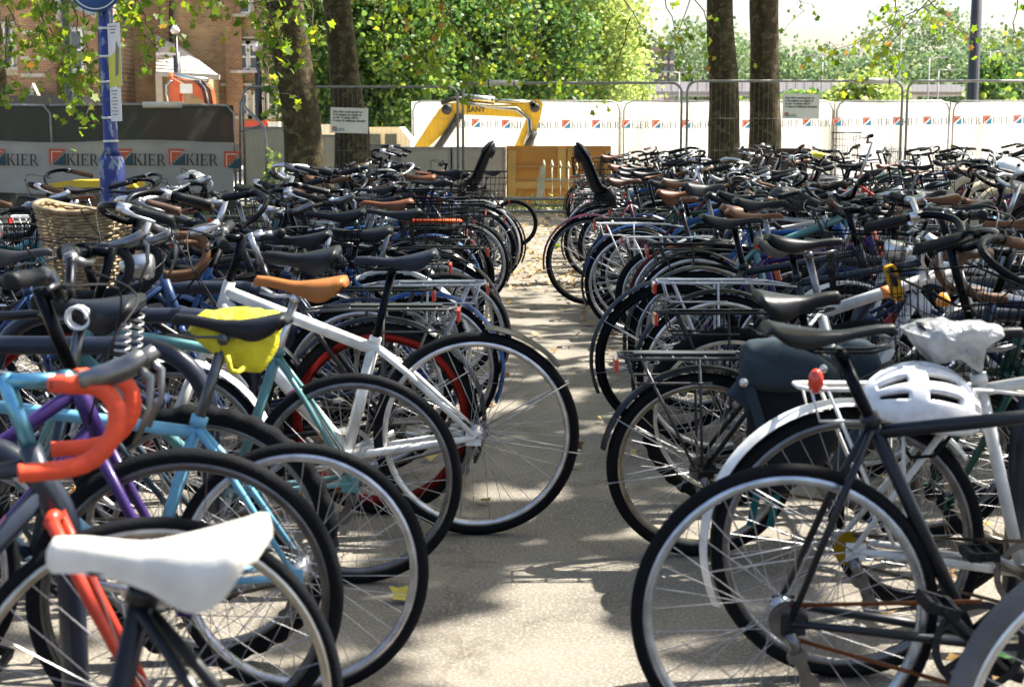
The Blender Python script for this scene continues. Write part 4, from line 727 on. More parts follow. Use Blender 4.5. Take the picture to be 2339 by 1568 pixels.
# ------------------------------------------------------------------ bicycle stands
def stand_mesh(m):
    b = MB(); L, H, c = 0.86, 0.74, 0.2; n = 8
    arc = lambda cx, a0, a1: [(cx + c * math.cos(a), 0, H - c + c * math.sin(a)) for a in [a0 + (a1 - a0) * k / n for k in range(n + 1)]]
    b.tube([(-L / 2, 0, 0.0)] + arc(-L / 2 + c, math.pi, math.pi / 2) + arc(L / 2 - c, math.pi / 2, 0) + [(L / 2, 0, 0.0)], 0.027, 14)
    return b.mesh('stand', m)
STAND = stand_mesh(NAVY); fb = MB(); fb.lathe([(0.001, 0), (0.07, 0), (0.07, 0.008), (0.001, 0.008)], 16, closed=False); FLANGE = fb.mesh('flange', NAVY)
ORD = ['first', 'second', 'third', 'fourth', 'fifth', 'sixth', 'seventh', 'eighth', 'ninth', 'tenth', 'eleventh', 'twelfth', 'thirteenth', 'fourteenth', 'fifteenth', 'sixteenth', 'seventeenth', 'eighteenth', 'nineteenth', 'twentieth']
def ordinal(i):
    if i < 20: return ORD[i]
    t = {2: 'twenty', 3: 'thirty', 4: 'forty', 5: 'fifty'}[(i + 1) // 10]
    return {2: 'twentieth', 3: 'thirtieth', 4: 'fortieth', 5: 'fiftieth'}[(i + 1) // 10] if (i + 1) % 10 == 0 else t + '-' + ORD[(i + 1) % 10 - 1]
def stand_row(xf, ys, where):
    for i, y in enumerate(ys):
        t = thing('bicycle_stand', 'navy tubular hoop stand between the bicycles, %s from the camera %s' % (ordinal(i), where), 'bicycle stand', (xf(y), y, 0), R(random.uniform(-3, 3)), 'hoop stands of the bicycle park')
        o = obj('hoop', STAND, t)
        for q in (-1, 1): obj('flange', FLANGE, t, M=Matrix.Translation((q * 0.43, 0, 0)) @ Matrix.Rotation(R(90), 4, 'X'))
AX = lambda y: 0.0215 * y          # the path drifts right with distance
stand_row(lambda y: -1.33 + AX(y) * 0.3, [2.75, 4.05, 4.7, 5.55] + [6.5 + 0.95 * k for k in range(9)], 'left of the path')
stand_row(lambda y: 1.78 + AX(y) * 0.3, [2.6, 3.75, 4.75, 5.7] + [6.65 + 0.95 * k for k in range(13)], 'right of the path')
stand_row(lambda y: -4.6, [9.5, 10.3], 'in the far left block')
stand_row(lambda y: 5.0, [14 + 1.0 * k for k in range(6)], 'in the far right block')

# ------------------------------------------------------------------ bicycles
BLK = (0.006, 0.007, 0.01); GRY = (0.12, 0.12, 0.125); SIL = (0.62, 0.62, 0.64); DSIL = (0.2, 0.2, 0.21); WHT = (0.78, 0.78, 0.76); TYRE = (0.007, 0.008, 0.01)
U = Vector((-0.316, 0, 0.949)); PF = Vector((0.949, 0, 0.316))
def geo(r, ft, size):
    g = {}; z = lambda x, zz: Vector((x, 0, zz))
    bbx, slope = {'compact': (0.37, 0.33), 'slack': (0.405, 0.48)}.get(ft, (0.435, 0.25))
    g['A'] = z(0, r); g['BB'] = z(bbx, 0.275); wb = {'dutch': 1.1, 'compact': 0.98}.get(ft, 1.03); g['F'] = z(wb, r)
    g['HB'] = g['F'] - PF * 0.045 + U * (r + (0.055 if ft != 'mtb' else 0.095)); g['HT'] = g['HB'] + U * (0.11 + 0.04 * size)
    g['SD'] = Vector((-slope, 0, 0.968)).normalized()
    st = {'diamond': 0.46, 'compact': 0.42, 'slack': 0.5, 'mtb': 0.4, 'step': 0.44, 'dutch': 0.5}[ft] + 0.035 * size; g['ST'] = g['BB'] + g['SD'] * st
    return g
def frame_mesh(r, ft, size, hi):
    g = geo(r, ft, size); n = 12 if hi else 7; b = MB(); R1 = 0.0165 if ft != 'mtb' else 0.022; K = 1.3 if ft == 'mtb' else 1.0
    A, BB, HB, HT, ST = g['A'], g['BB'], g['HB'], g['HT'], g['ST']
    b.tube([BB, ST], 0.0155 if ft != 'mtb' else 0.02, n); b.tube([HB - U * 0.01, HT + U * 0.005], 0.0195, n)
    h1 = HB + U * 0.035; h2 = HT - U * 0.03
    if ft == 'dutch':
        m1 = h1.lerp(BB, 0.45) + Vector((-0.02, 0, -0.045)); b.tube([h1, h1.lerp(m1, 0.5) + Vector((0, 0, -0.02)), m1, m1.lerp(BB, 0.55) + Vector((0, 0, -0.02)), BB], R1 + 0.001, n)
        e = BB + g['SD'] * 0.2; m2 = h2.lerp(e, 0.5) + Vector((0, 0, -0.05)); b.tube([h2, h2.lerp(m2, 0.5) + Vector((0, 0, -0.03)), m2, e], R1 - 0.002, n)
    else:
        b.tube([h1, BB], R1 + (0.009 if ft == 'mtb' else 0.001), n)
        if ft == 'step': e = BB + g['SD'] * 0.24
        else: e = BB + g['SD'] * ((ST - BB).length - 0.03)
        b.tube([h2, e], R1 - 0.001, n)
    b.tube([BB + Vector((0, -0.036, 0)), BB + Vector((0, 0.036, 0))], 0.021, n)
    for s in (-1, 1):
        o = Vector((0, s * 0.062, 0)); i = Vector((0, s * 0.022, 0))
        b.tube([BB + i + Vector((-0.01, s * 0.012, 0)), BB.lerp(A, 0.4) + Vector((0, s * 0.045, 0)), A + o], [0.0105 * K, 0.0105 * K, 0.008 * K], max(6, n - 3))
        b.tube([ST + Vector((0, s * 0.013, -0.02)), ST.lerp(A, 0.35) + Vector((0, s * 0.04, 0)), A + o], [0.0085 * K, 0.0085 * K, 0.007 * K], max(6, n - 3))
        b.box(A + o + Vector((0.008, 0, -0.004)), (0.05, 0.006, 0.045))
    b.tube([ST.lerp(A, 0.3) + Vector((0, -0.034, 0)), ST.lerp(A, 0.3) + Vector((0, 0.034, 0))], 0.006, 6)
    b.tube([ST - g['SD'] * 0.012, ST + g['SD'] * 0.012], 0.0205, n)
    return b.mesh('frame', PAINT)
def fork_mesh(r, ft, size, hi):
    g = geo(r, ft, size); b = MB(); n = 10 if hi else 6; HB, F = g['HB'], g['F']; hw = 0.055
    cr = HB - U * 0.015; b.tube([cr + Vector((0, -hw, -0.005)), cr + Vector((0, 0, 0.004)), cr + Vector((0, hw, -0.005))], 0.014, n)
    for s in (-1, 1):
        o = Vector((0, s * hw, 0))
        if ft == 'mtb': b.tube([cr + o + U * 0.01, cr.lerp(F, 0.45) + o], 0.0145, n); b.tube([cr.lerp(F, 0.42) + o, F + o * 1.05], 0.02, n)
        else: b.tube([cr + o, cr.lerp(F, 0.4) + o - PF * 0.004, cr.lerp(F, 0.75) + o - PF * 0.002, F + o], [0.0125, 0.011, 0.009, 0.0075], n)
        b.box(F + o, (0.03, 0.006, 0.034))
    return b.mesh('fork', PAINT)
def tyre_mesh(r, a, knob, hi):
    n = 72 if hi else 44; m = 10 if hi else 7; b = MB(); N = n * 2 if knob else n; rows = []
    for i in range(N + 1):
        t = 2 * math.pi * i / N; row = []
        for k in range(m + 1):
            p = 2 * math.pi * k / m; rr = a * (1.0 + (0.13 * (1 if (i // 2) % 2 else -0.6) if knob and math.cos(p) > 0.2 else 0)); q = (r - a) + rr * math.cos(p) * 1.04; row.append((q * math.cos(t), rr * math.sin(p), q * math.sin(t)))
        rows.append(row)
    b.grid(rows, True); return b.mesh('tyre', RUBBER)
def rim_mesh(r, a, deep, hi):
    n = 72 if hi else 44; b = MB(); ro = r - 1.75 * a; ri = ro - deep; w_ = min(a * 0.82, 0.014)
    b.lathe([(ro + 0.004, -w_), (ri + deep * 0.35, -w_), (ri, -w_ * 0.45), (ri, w_ * 0.45), (ri + deep * 0.35, w_), (ro + 0.004, w_)], n)
    b.lathe([(0.009, -0.064), (0.011, -0.036), (0.026, -0.034), (0.026, -0.029), (0.016, -0.026), (0.016, 0.026), (0.026, 0.029), (0.026, 0.034), (0.011, 0.036), (0.009, 0.064)], 14, closed=False)
    return b.mesh('rim', METAL)
def spoke_mesh(r, a, deep, ns, th):
    b = MB(); ri = r - 1.75 * a - deep + 0.002
    for i in range(ns):
        t = 2 * math.pi * i / ns; s = 1 if i % 2 else -1; dl = (1 if (i // 2) % 2 else -1) * 1.05
        b.tube([(0.024 * math.cos(t + dl), s * 0.031, 0.024 * math.sin(t + dl)), (ri * math.cos(t), s * 0.003, ri * math.sin(t))], th, 3, caps=False)
    return b.mesh('spokes', METAL)
def wheel(parent, M, r, a, deep, rimcol, tcol, hi, knob=False, ns=36):
    w_ = obj('wheel', cached(('rim', r, a, deep, hi), lambda: rim_mesh(r, a, deep, hi)), parent, rimcol, M)
    obj('tyre', cached(('tyre', r, a, knob, hi), lambda: tyre_mesh(r, a, knob, hi)), w_, tcol)
    o = obj('spokes', cached(('sp', r, a, deep, ns), lambda: spoke_mesh(r, a, deep, ns, 0.00125)), w_, (0.5, 0.5, 0.52) if sum(rimcol) > 0.5 else (0.28, 0.28, 0.29)); o['kind'] = 'stuff'
    return w_
def fender_mesh(r, a0, a1, wd, hi):
    b = MB(); n = 30 if hi else 18; rows = []; rr = r + 0.014
    for i in range(n + 1):
        t = R(a0 + (a1 - a0) * i / n); row = []
        for k in range(7):
            p = -1 + k / 3; row.append(((rr + 0.012 - 0.014 * p * p) * math.cos(t), wd * p, (rr + 0.012 - 0.014 * p * p) * math.sin(t)))
        rows.append(row)
    b.grid(rows); b.grid([[(x * 0.994, y * 0.95, z * 0.994) for x, y, z in reversed(row)] for row in rows])
    return b.mesh('mudguard', PAINT)
def stay_mesh(r, angs, wd):
    b = MB()
    for t in angs:
        e = Vector(((r + 0.012) * math.cos(R(t)), 0, (r + 0.012) * math.sin(R(t))))
        for s in (-1, 1): b.tube([(0.0, s * 0.066, 0), e + Vector((0, s * wd, 0))], 0.0022, 4)
    return b.mesh('stay', METAL)
def saddle_mesh(kind, hi):
    b = MB(); n = 28 if hi else 14; m = 16 if hi else 9; rows = []
    L, W, D = {'sport': (0.28, 0.072, 0.05), 'comfort': (0.265, 0.102, 0.062), 'slim': (0.28, 0.066, 0.036), 'leather': (0.275, 0.084, 0.06)}[kind]
    prof = [(0, 0.012), (0.03, 0.019), (0.15, 0.023), (0.35, 0.028), (0.5, 0.04), (0.65, 0.068), (0.8, 0.092), (0.92, 0.1), (0.98, 0.086), (1.0, 0.06)]
    def wv(t):
        for i in range(len(prof) - 1):
            if prof[i][0] <= t <= prof[i + 1][0]:
                u = (t - prof[i][0]) / (prof[i + 1][0] - prof[i][0]); return prof[i][1] + (prof[i + 1][1] - prof[i][1]) * u
        return prof[-1][1]
    for i in range(n + 1):
        t = i / n; t = t + 0.08 * math.sin(2 * math.pi * t) * -0.3; t = min(max(t, 0), 1); wd = wv(t) * W / 0.1; x = L * (0.5 - t) + 0.01
        top = 0.0 + 0.03 * max(0, (t - 0.45) / 0.55) ** 1.3 + (0.008 if t < 0.15 else 0.008 * max(0, 1 - (t - 0.15) * 4)) - 0.02 * max(0, (t - 0.95) / 0.05) ** 2 - (0.012 if t < 0.02 else 0); fat = 1.3 if kind == 'comfort' else 1.0; dep = D * (0.5 * fat + 0.62 * math.exp(-((t - 0.74) / 0.23) ** 2)) * (0.55 if t < 0.02 else 1) * (1 if t < 0.86 else max(0.35, 1 - ((t - 0.86) / 0.14) ** 2 * 0.65))
        row = []
        for k in range(m + 1):
            u = -1 + 2 * k / m; au = abs(u); row.append((x, wd * math.copysign(math.sin(min(au, 0.85) / 0.85 * math.pi / 2) - 0.5 * max(0, au - 0.85), u), top - dep * au ** 2.6 - (0.004 * (1 - au / 0.3) if kind == 'sport' and t > 0.5 and au < 0.3 else 0)))
        rows.append(row)
    b.grid(rows)
    b.grid([[(p[0], p[1] * 0.93, p[2] if k in (0, m) else min(rows[i][0][2] + 0.012, p[2] - 0.006)) for k, p in reversed(list(enumerate(row)))] for i, row in enumerate(rows)])
    b.add(rows[0], [tuple(range(m + 1))]); b.add(rows[-1], [tuple(range(m, -1, -1))])
    return b.mesh('saddle', SADDLE)
def post_mesh(bt, up, ang=0.0):
    """seat post with clamp and saddle rails; local x forward, z along post from -0.2 to up"""
    b = MB(); b.tube([(0, 0, -0.12), (0, 0, up)], 0.0135, 10); b.tube([(0, -0.028, up + 0.006), (0, 0.028, up + 0.006)], 0.014, 8)
    ca, sa = math.cos(-ang), math.sin(-ang); lv = lambda x, y, z: (x * ca + z * sa, y, up - x * sa + z * ca)
    for s in (-1, 1): b.tube([lv(0.1, s * 0.01, 0.022), lv(0.06, s * 0.022, 0.012), lv(-0.06, s * 0.022, 0.012), lv(-0.1, s * 0.04, 0.03)], 0.0036, 6)
    return b.mesh('seat_post', METAL)
def spring_mesh():
    b = MB()
    for s in (1,):
        b.tube([(-0.1 + 0.018 * math.cos(k * 0.9), s * 0.06 + 0.018 * math.sin(k * 0.9), -0.12 + 0.0026 * k) for k in range(34)], 0.0035, 5)
    return b.mesh('spring', METAL)
BARS = {
 'flat': [(0, 0, 0), (0, 0.12, 0.004), (-0.02, 0.3, 0.012)], 'riser': [(0, 0, 0), (0, 0.06, 0), (-0.005, 0.12, 0.045), (-0.015, 0.18, 0.055), (-0.04, 0.31, 0.06)],
 'swept': [(0, 0, 0), (0.012, 0.05, 0.0), (0.045, 0.12, 0.03), (0.04, 0.2, 0.062), (-0.03, 0.265, 0.07), (-0.11, 0.285, 0.05), (-0.21, 0.295, 0.025)],
 'drop': [(0, 0, 0), (0, 0.1, 0.0), (0.0, 0.17, 0), (0.03, 0.2, 0.0), (0.075, 0.207, -0.006), (0.1, 0.21, -0.035), (0.097, 0.213, -0.08), (0.065, 0.215, -0.12), (0.02, 0.218, -0.135), (-0.05, 0.22, -0.14)],
 'bull': [(0, 0, 0), (0, 0.15, 0), (0.03, 0.2, 0.0), (0.1, 0.21, 0.01), (0.15, 0.21, 0.03)]}
GRIPN = {'flat': 1, 'riser': 1, 'swept': 1, 'drop': 7, 'bull': 2}
def smooth_path(p, k=4):
    P = [Vector(q) for q in p]; out = []
    for i in range(len(P) - 1):
        p0, p1, p2, p3 = P[max(i - 1, 0)], P[i], P[i + 1], P[min(i + 2, len(P) - 1)]
        for j in range(k):
            t = j / k; out.append(0.5 * ((2 * p1) + (p2 - p0) * t + (2 * p0 - 5 * p1 + 4 * p2 - p3) * t * t + (3 * p1 - p0 - 3 * p2 + p3) * t ** 3))
    out.append(P[-1]); return out
def bar_mesh(kind, hi):
    b = MB(); half = smooth_path(BARS[kind], 4 if hi else 2)
    b.tube([Vector((p.x, -p.y, p.z)) for p in reversed(half)] + half[1:], 0.0125, 10 if hi else 6); return b.mesh('handlebar', METAL)
def grip_mesh(kind, s, hi):
    b = MB(); half = BARS[kind]; n = 10 if hi else 7
    if kind in ('drop', 'bull'): pts = smooth_path(half[2:], 10 if hi else 3); b.tube([Vector((p.x, s * p.y, p.z)) for p in pts], [0.0156 if (q % 4) else 0.0149 for q in range(len(pts))] if hi else 0.0155, n + 2)
    else:
        e = Vector(half[-1]); d = (Vector(half[-2]) - e).normalized(); pts = [e - d * 0.008, e - d * 0.004, e + d * 0.02, e + d * 0.06, e + d * 0.1, e + d * 0.125]; b.tube([Vector((p.x, s * p.y, p.z)) for p in pts], [0.012, 0.018, 0.0165, 0.018, 0.0165, 0.0175], n)
    return b.mesh('grip', PLAST)
def lever_mesh(kind, s, hi):
    b = MB(); n = 8 if hi else 5; half = BARS[kind]
    if kind in ('drop', 'bull'):
        f = lambda x, z: Vector((x, s * 0.208, z)); b.tube([f(0.045, 0.005), f(0.09, 0.016), f(0.125, 0.03), f(0.145, 0.05)], [0.016, 0.02, 0.02, 0.014], n)
        b.tube([f(0.13, 0.03), f(0.155, 0.01), f(0.155, -0.04), f(0.13, -0.1)], [0.009, 0.008, 0.006, 0.005], n)
    else:
        e = Vector(half[-1]); d = (Vector(half[-2]) - e).normalized(); q = e + d * 0.15; fw = Vector((1, 0, -0.35)).normalized()
        if kind == 'swept': fw = Vector((0, 1, -0.2)).normalized()
        for seq, rr in (([q, q + fw * 0.025, q + fw * 0.045 - d * 0.04, q + fw * 0.055 - d * 0.11], [0.013, 0.011, 0.006, 0.005]), ([q - d * 0.012, q + d * 0.03], [0.018, 0.018])): b.tube([Vector((p.x, s * p.y, p.z)) for p in seq], rr, n)
    return b.mesh('brake_lever', METAL)
def crank_mesh(teeth_r, hi):
    b = MB(); n = 40 if hi else 24; y = -0.052
    b.lathe([(teeth_r, y - 0.002), (teeth_r, y + 0.002), (teeth_r - 0.016, y + 0.002), (teeth_r - 0.016, y - 0.002)], n, c=(0, 0, 0), smooth=False)
    for k in range(5): a = 2 * math.pi * k / 5 + 0.3; b.beam((0.01 * math.cos(a), y - 0.004, 0.01 * math.sin(a)), ((teeth_r - 0.01) * math.cos(a), y - 0.004, (teeth_r - 0.01) * math.sin(a)), 0.004, 0.016)
    for s in (-1, 1): b.tube([(0, s * 0.055, 0), (s * 0.06, s * 0.064, -s * 0.035 if s > 0 else 0.035), (s * 0.145, s * 0.075, -s * 0.08 if s > 0 else 0.08)], [0.016, 0.011, 0.012], 8, flat=0.6)
    b.tube([(0, -0.06, 0), (0, 0.06, 0)], 0.014, 8); return b.mesh('crankset', METAL)
def pedal_mesh():
    b = MB(); b.tube([(0, -0.05, 0), (0, 0.05, 0)], 0.007, 6)
    for x in (-0.028, 0.028): b.box((x, 0, 0), (0.014, 0.085, 0.024))
    for y in (-0.04, 0.04): b.box((0, y, 0), (0.07, 0.012, 0.02))
    return b.mesh('pedal', PLAST)
def chain_mesh(r, tr, bbx=0.435):
    b = MB(); A, BB = Vector((0, -0.05, r)), Vector((bbx, -0.052, 0.275))
    b.beam(A + Vector((0, 0, 0.035)), BB + Vector((0, 0, tr)), 0.006, 0.008); b.beam(A - Vector((0, 0, 0.035)), BB - Vector((0, 0, tr)), 0.006, 0.008)
    return b.mesh('chain', METAL)
def cassette_mesh():
    b = MB()
    for k, q in enumerate((0.043, 0.038, 0.032, 0.027)): b.lathe([(q, -0.045 - 0.004 * k), (q, -0.0435 - 0.004 * k), (0.016, -0.0435 - 0.004 * k), (0.016, -0.045 - 0.004 * k)], 22, smooth=False)
    return b.mesh('cassette', METAL)
def derail_mesh():
    b = MB(); b.tube([(0.0, -0.068, -0.02), (0.015, -0.075, -0.06)], 0.014, 8); b.beam((0.015, -0.072, -0.055), (0.045, -0.07, -0.14), 0.01, 0.024)
    for c in ((0.017, -0.068, -0.07), (0.045, -0.068, -0.135)): b.lathe([(0.022, -0.004), (0.022, 0.004), (0.004, 0.004), (0.004, -0.004)], 12, c=c, smooth=False)
    return b.mesh('derailleur', METAL)
def rack_mesh(r, hi):
    b = MB(); z = 2 * r + 0.055; n = 7 if hi else 5
    b.tube([(0.2, -0.05, z - 0.005), (0.1, -0.055, z), (-0.24, -0.058, z), (-0.265, -0.03, z + 0.003), (-0.265, 0.03, z + 0.003), (-0.24, 0.058, z), (0.1, 0.055, z), (0.2, 0.05, z - 0.005)], 0.0055, n)
    for x in (0.1, 0.0, -0.1, -0.2): b.tube([(x, -0.056, z), (x, 0.056, z)], 0.004, n)
    b.tube([(0.18, 0, z), (-0.26, 0, z)], 0.004, n); b.beam((0.1, 0, z + 0.008), (-0.22, 0, z + 0.008), 0.03, 0.004)
    for s in (-1, 1):
        b.tube([(-0.2, s * 0.058, z), (-0.03, s * 0.07, r + 0.01)], 0.0048, n); b.tube([(-0.02, s * 0.058, z), (-0.005, s * 0.07, r + 0.01)], 0.0048, n)
        b.tube([(-0.24, s * 0.06, z), (-0.22, s * 0.066, z - 0.075), (0.02, s * 0.066, z - 0.075)], 0.004, n)
        b.tube([(0.2, s * 0.05, z - 0.005), (0.31, s * 0.02, z - 0.02)], 0.0045, n)
    return b.mesh('rack', PAINT)
def wire_basket(wx, wy, hz, taper, hi):
    b = MB(); th = 0.0017
    for lv in (0, 0.25, 0.5, 0.75, 1.0):
        k = 1 - taper * (1 - lv); x, y, z = wx / 2 * k, wy / 2 * k, hz * lv; b.tube([(-x, -y, z), (x, -y, z), (x, y, z), (-x, y, z)], 0.0042 if lv == 1 else th, 4, closed=True)
    def vert(px_, py_): k = 1 - taper; b.tube([(px_ * k, py_ * k, 0), (px_, py_, hz)], th, 3, caps=False)
    for i in range(10): u = -1 + 2 * (i + 0.5) / 10; vert(u * wx / 2, -wy / 2); vert(u * wx / 2, wy / 2); vert(-wx / 2, u * wy / 2); vert(wx / 2, u * wy / 2)
    for i in range(10): u = (-1 + 2 * (i + 0.5) / 10) * (1 - taper); b.tube([(u * wx / 2, -wy / 2 * (1 - taper), 0), (u * wx / 2, wy / 2 * (1 - taper), 0)], th, 3, caps=False)
    return b.mesh('wire_basket', METAL)
def wicker_mat():
    m, t, b = newmat('wicker'); tc = node(t, 'ShaderNodeTexCoord'); nz = node(t, 'ShaderNodeTexNoise'); nz.inputs['Scale'].default_value = 30; t.links.new(tc.outputs['Object'], nz.inputs['Vector'])
    rp = node(t, 'ShaderNodeValToRGB'); rp.color_ramp.elements[0].color = (0.12, 0.08, 0.04, 1); rp.color_ramp.elements[1].color = (0.34, 0.255, 0.14, 1); rp.color_ramp.elements[0].position = 0.3; rp.color_ramp.elements[1].position = 0.7
    t.links.new(nz.outputs[0], rp.inputs[0]); t.links.new(rp.outputs[0], b.inputs['Base Color']); b.inputs['Roughness'].default_value = 0.7; return m
WICK = wicker_mat()
def wicker_mesh(wx, wy, hz):
    """woven basket: each row of cane weaves in and out round the stakes"""
    b = MB(); n = 72; rows = 24
    def per(u, k, off):
        a = 2 * math.pi * u; c, s = math.cos(a), math.sin(a); q = 1.0 / (abs(c) ** 4 + abs(s) ** 4) ** 0.25; return Vector(((wx / 2 * k + off) * c * q, (wy / 2 * k + off) * s * q, 0))
    for j in range(rows):
        lv = j / (rows - 1); k = 0.74 + 0.26 * lv; z = hz * lv
        sg = 0.02 * lv * lv
        b.tube([per(i / n, k, 0.0035 * (1 if (i // 2 + j) % 2 else -1)) + Vector((0, 0, z + sg * math.cos(2 * 2 * math.pi * i / n))) for i in range(n)], hz / rows * 0.52, 5, closed=True)
    b.tube([per(i / n, 1.02, 0) + Vector((0, 0, hz + 0.008 + 0.02 * math.cos(4 * math.pi * i / n))) for i in range(n)], 0.011, 7, closed=True)
    for i in range(0, n, 4): b.tube([per(i / n, 0.74, 0), per(i / n, 1.0, 0) + Vector((0, 0, hz))], 0.0035, 4)
    k = 0.72; b.add([tuple(per(i / n, k, 0) + Vector((0, 0, 0.004))) for i in range(n)], [tuple(range(n))], False)
    return b.mesh('wicker_basket', WICK)
def childseat_mesh():
    b = MB(); rows = []; path = [(0.2, 0.1), (0.12, 0.02), (0.02, 0.0), (-0.06, 0.03), (-0.11, 0.12), (-0.16, 0.27), (-0.22, 0.43), (-0.275, 0.56), (-0.29, 0.62)]; wds = [0.06, 0.13, 0.16, 0.165, 0.16, 0.16, 0.15, 0.11, 0.06]; ups = [0.02, 0.05, 0.1, 0.12, 0.11, 0.1, 0.09, 0.05, 0.02]
    for i, (x, z) in enumerate(path):
        d = Vector((path[min(i + 1, 8)][0] - path[max(i - 1, 0)][0], 0, path[min(i + 1, 8)][1] - path[max(i - 1, 0)][1])).normalized(); nrm = Vector((d.z, 0, -d.x)); row = []
        for k in range(9): u = -1 + k / 4; p = Vector((x, wds[i] * math.sin(u * 1.35), z)) + nrm * ups[i] * (1 - math.cos(u * 1.35)) * 1.2; row.append(p)
        rows.append(row)
    b.grid(rows); off = [[p + (Vector((path[i][0], 0, path[i][1])) - Vector((p.x, p.y * 0.0, p.z))) * 0.0 + Vector((-0.04, 0, -0.03)) * 1.0 + Vector((0, p.y * 0.06, 0)) for p in reversed(r_)] for i, r_ in enumerate(rows)]; b.grid(off)
    edge = [r_[0] for r_ in rows] + list(rows[-1][1:-1]) + [r_[-1] for r_ in reversed(rows)] + list(reversed(rows[0][1:-1])); b.tube([p + Vector((-0.01, 0, -0.008)) for p in edge], 0.016, 6, closed=True)
    b.box((0.0, 0, -0.06), (0.16, 0.12, 0.08))
    for s in (-1, 1): b.tube([(0.1, s * 0.13, 0.06), (0.15, s * 0.15, -0.05), (0.16, s * 0.16, -0.18), (0.2, s * 0.16, -0.24)], [0.05, 0.055, 0.05, 0.03], 8, flat=0.5)
    b.tube([(-0.2, 0, 0.42), (-0.25, 0, 0.5), (-0.29, 0, 0.6)], [0.1, 0.1, 0.05], 10, flat=1.0)
    return b.mesh('child_seat', PLAST)
def cable_mesh(r, ft, size, zb, fwd, hi):
    g = geo(r, ft, size); C = g['HT'] + U * ((zb - g['HT'].z) / 0.949) + Vector((fwd, 0, 0)); b = MB(); rd = random.Random(int(zb * 100 + size * 7))
    for s in (-1, 1):
        st = C + Vector((0.02, s * 0.17, 0.03)); md = C + Vector((0.13 + rd.uniform(-.03, .04), s * 0.08, 0.02 + rd.uniform(-.05, .05))); en = g['HT'] + Vector((0.03, -s * 0.02, -0.1)); b.tube(smooth_path([st, md, C + Vector((0.09, -s * 0.03, -0.11)), en], 4), 0.0026, 4)
    return b.mesh('cable', PLAST)
COLN = [((0.05, 0.05, 0.3), 'blue')]
def build_bike(sp):
    """one bicycle: sp holds position of the wheel nearest the path, heading and fittings"""
    g_ = sp.get; hi = g_('hi', False); r = g_('r', 0.34); a = g_('a', 0.016); ft = g_('frame', 'diamond'); size = g_('size', 1); fc = g_('fc', BLK); deep = g_('deep', 0.017)
    G = geo(r, ft, size); wb = G['F'].x
    t = thing('bicycle', g_('label'), 'bicycle', group=g_('group'))
    head = sp['head']; lean = g_('lean', 0.0); yaw = head + g_('yaw', 0.0)
    M0 = Matrix.Rotation(R(yaw), 4, 'Z') @ Matrix.Rotation(R(lean), 4, 'X')
    loc = Vector((sp['x'], sp['y'], 0))
    if g_('end', 'rear') == 'front': loc = loc - (Matrix.Rotation(R(yaw), 4, 'Z') @ Vector((wb, 0, 0)))
    t.matrix_basis = Matrix.Translation(loc) @ M0
    zb = g_('zb', 1.0); steer = R(g_('steer', 0)); HB = G['HB']
    MS = Matrix.Translation(HB) @ Matrix.Rotation(steer, 4, U) @ Matrix.Translation(-HB)
    key = (r, ft, size, hi)
    obj('frame', cached(('frame',) + key, lambda: frame_mesh(*key)), t, fc)
    obj('fork', cached(('fork',) + key, lambda: fork_mesh(*key)), t, g_('forkc', fc), MS)
    tc, rc = g_('tc', TYRE), g_('rc', SIL)
    wheel(t, Matrix.Translation(G['A']) @ Matrix.Rotation(random.uniform(0, 6), 4, 'Y'), r, a, deep, rc, tc, hi, g_('knob', False))
    wheel(t, MS @ Matrix.Translation(G['F']) @ Matrix.Rotation(random.uniform(0, 6), 4, 'Y'), r, a, deep, g_('rc2', rc), tc, hi, g_('knob', False))
    # saddle and post
    sz = g_('sz', 0.93); ln = (sz - G['ST'].z) / G['SD'].z; S = G['ST'] + G['SD'] * ln; up = round(max(ln - 0.045, 0.02), 2)
    MP = Matrix.Translation(G['ST']) @ Matrix.Rotation(math.atan2(G['SD'].x, G['SD'].z), 4, 'Y')
    sa_ = math.atan2(G['SD'].x, G['SD'].z); obj('seat_post', cached(('post', up, round(sa_, 2)), lambda: post_mesh(0, up, sa_)), t, g_('pc', DSIL if random.random() < .6 else BLK), MP)
    sk = g_('sk', 'sport'); SM = Matrix.Translation(S + Vector((-0.015, 0, 0.012))) @ Matrix.Rotation(R(g_('tilt', 0)), 4, 'Y')
    sad = obj('saddle', cached(('saddle', sk, hi), lambda: saddle_mesh(sk, hi)), t, g_('sc', BLK), SM)
    if g_('springs'):
        for q in (0, -0.12): obj('spring', cached('spring', spring_mesh), sad, SIL, Matrix.Translation((0, q, 0)))
    # bars
    bk = g_('bar', 'flat'); fwd = {'flat': 0.07, 'riser': 0.05, 'swept': 0.03, 'drop': 0.1, 'bull': 0.08}[bk]; C = G['HT'] + U * ((zb - G['HT'].z) / 0.949) + Vector((fwd, 0, 0)); bc = g_('bc', SIL if random.random() < .2 else BLK)
    b = ('stem', r, ft, size, zb, fwd, hi)
    def mk_stem():
        q = MB(); top = G['HT'] + U * ((zb - G['HT'].z) / 0.949); q.tube([G['HT'] - U * 0.01, top + U * 0.012], 0.0145, 10 if hi else 7); q.tube([top, C], 0.0145, 10 if hi else 7); q.tube([C + Vector((0, -0.025, 0)), C + Vector((0, 0.025, 0))], 0.019, 10 if hi else 7); return q.mesh('stem', METAL)
    obj('stem', cached(b, mk_stem), t, g_('stc', bc), MS)
    hb = obj('handlebar', cached(('bar', bk, hi), lambda: bar_mesh(bk, hi)), t, bc, MS @ Matrix.Translation(C) @ Matrix.Rotation(R(g_('bartilt', 0)), 4, 'Y'))
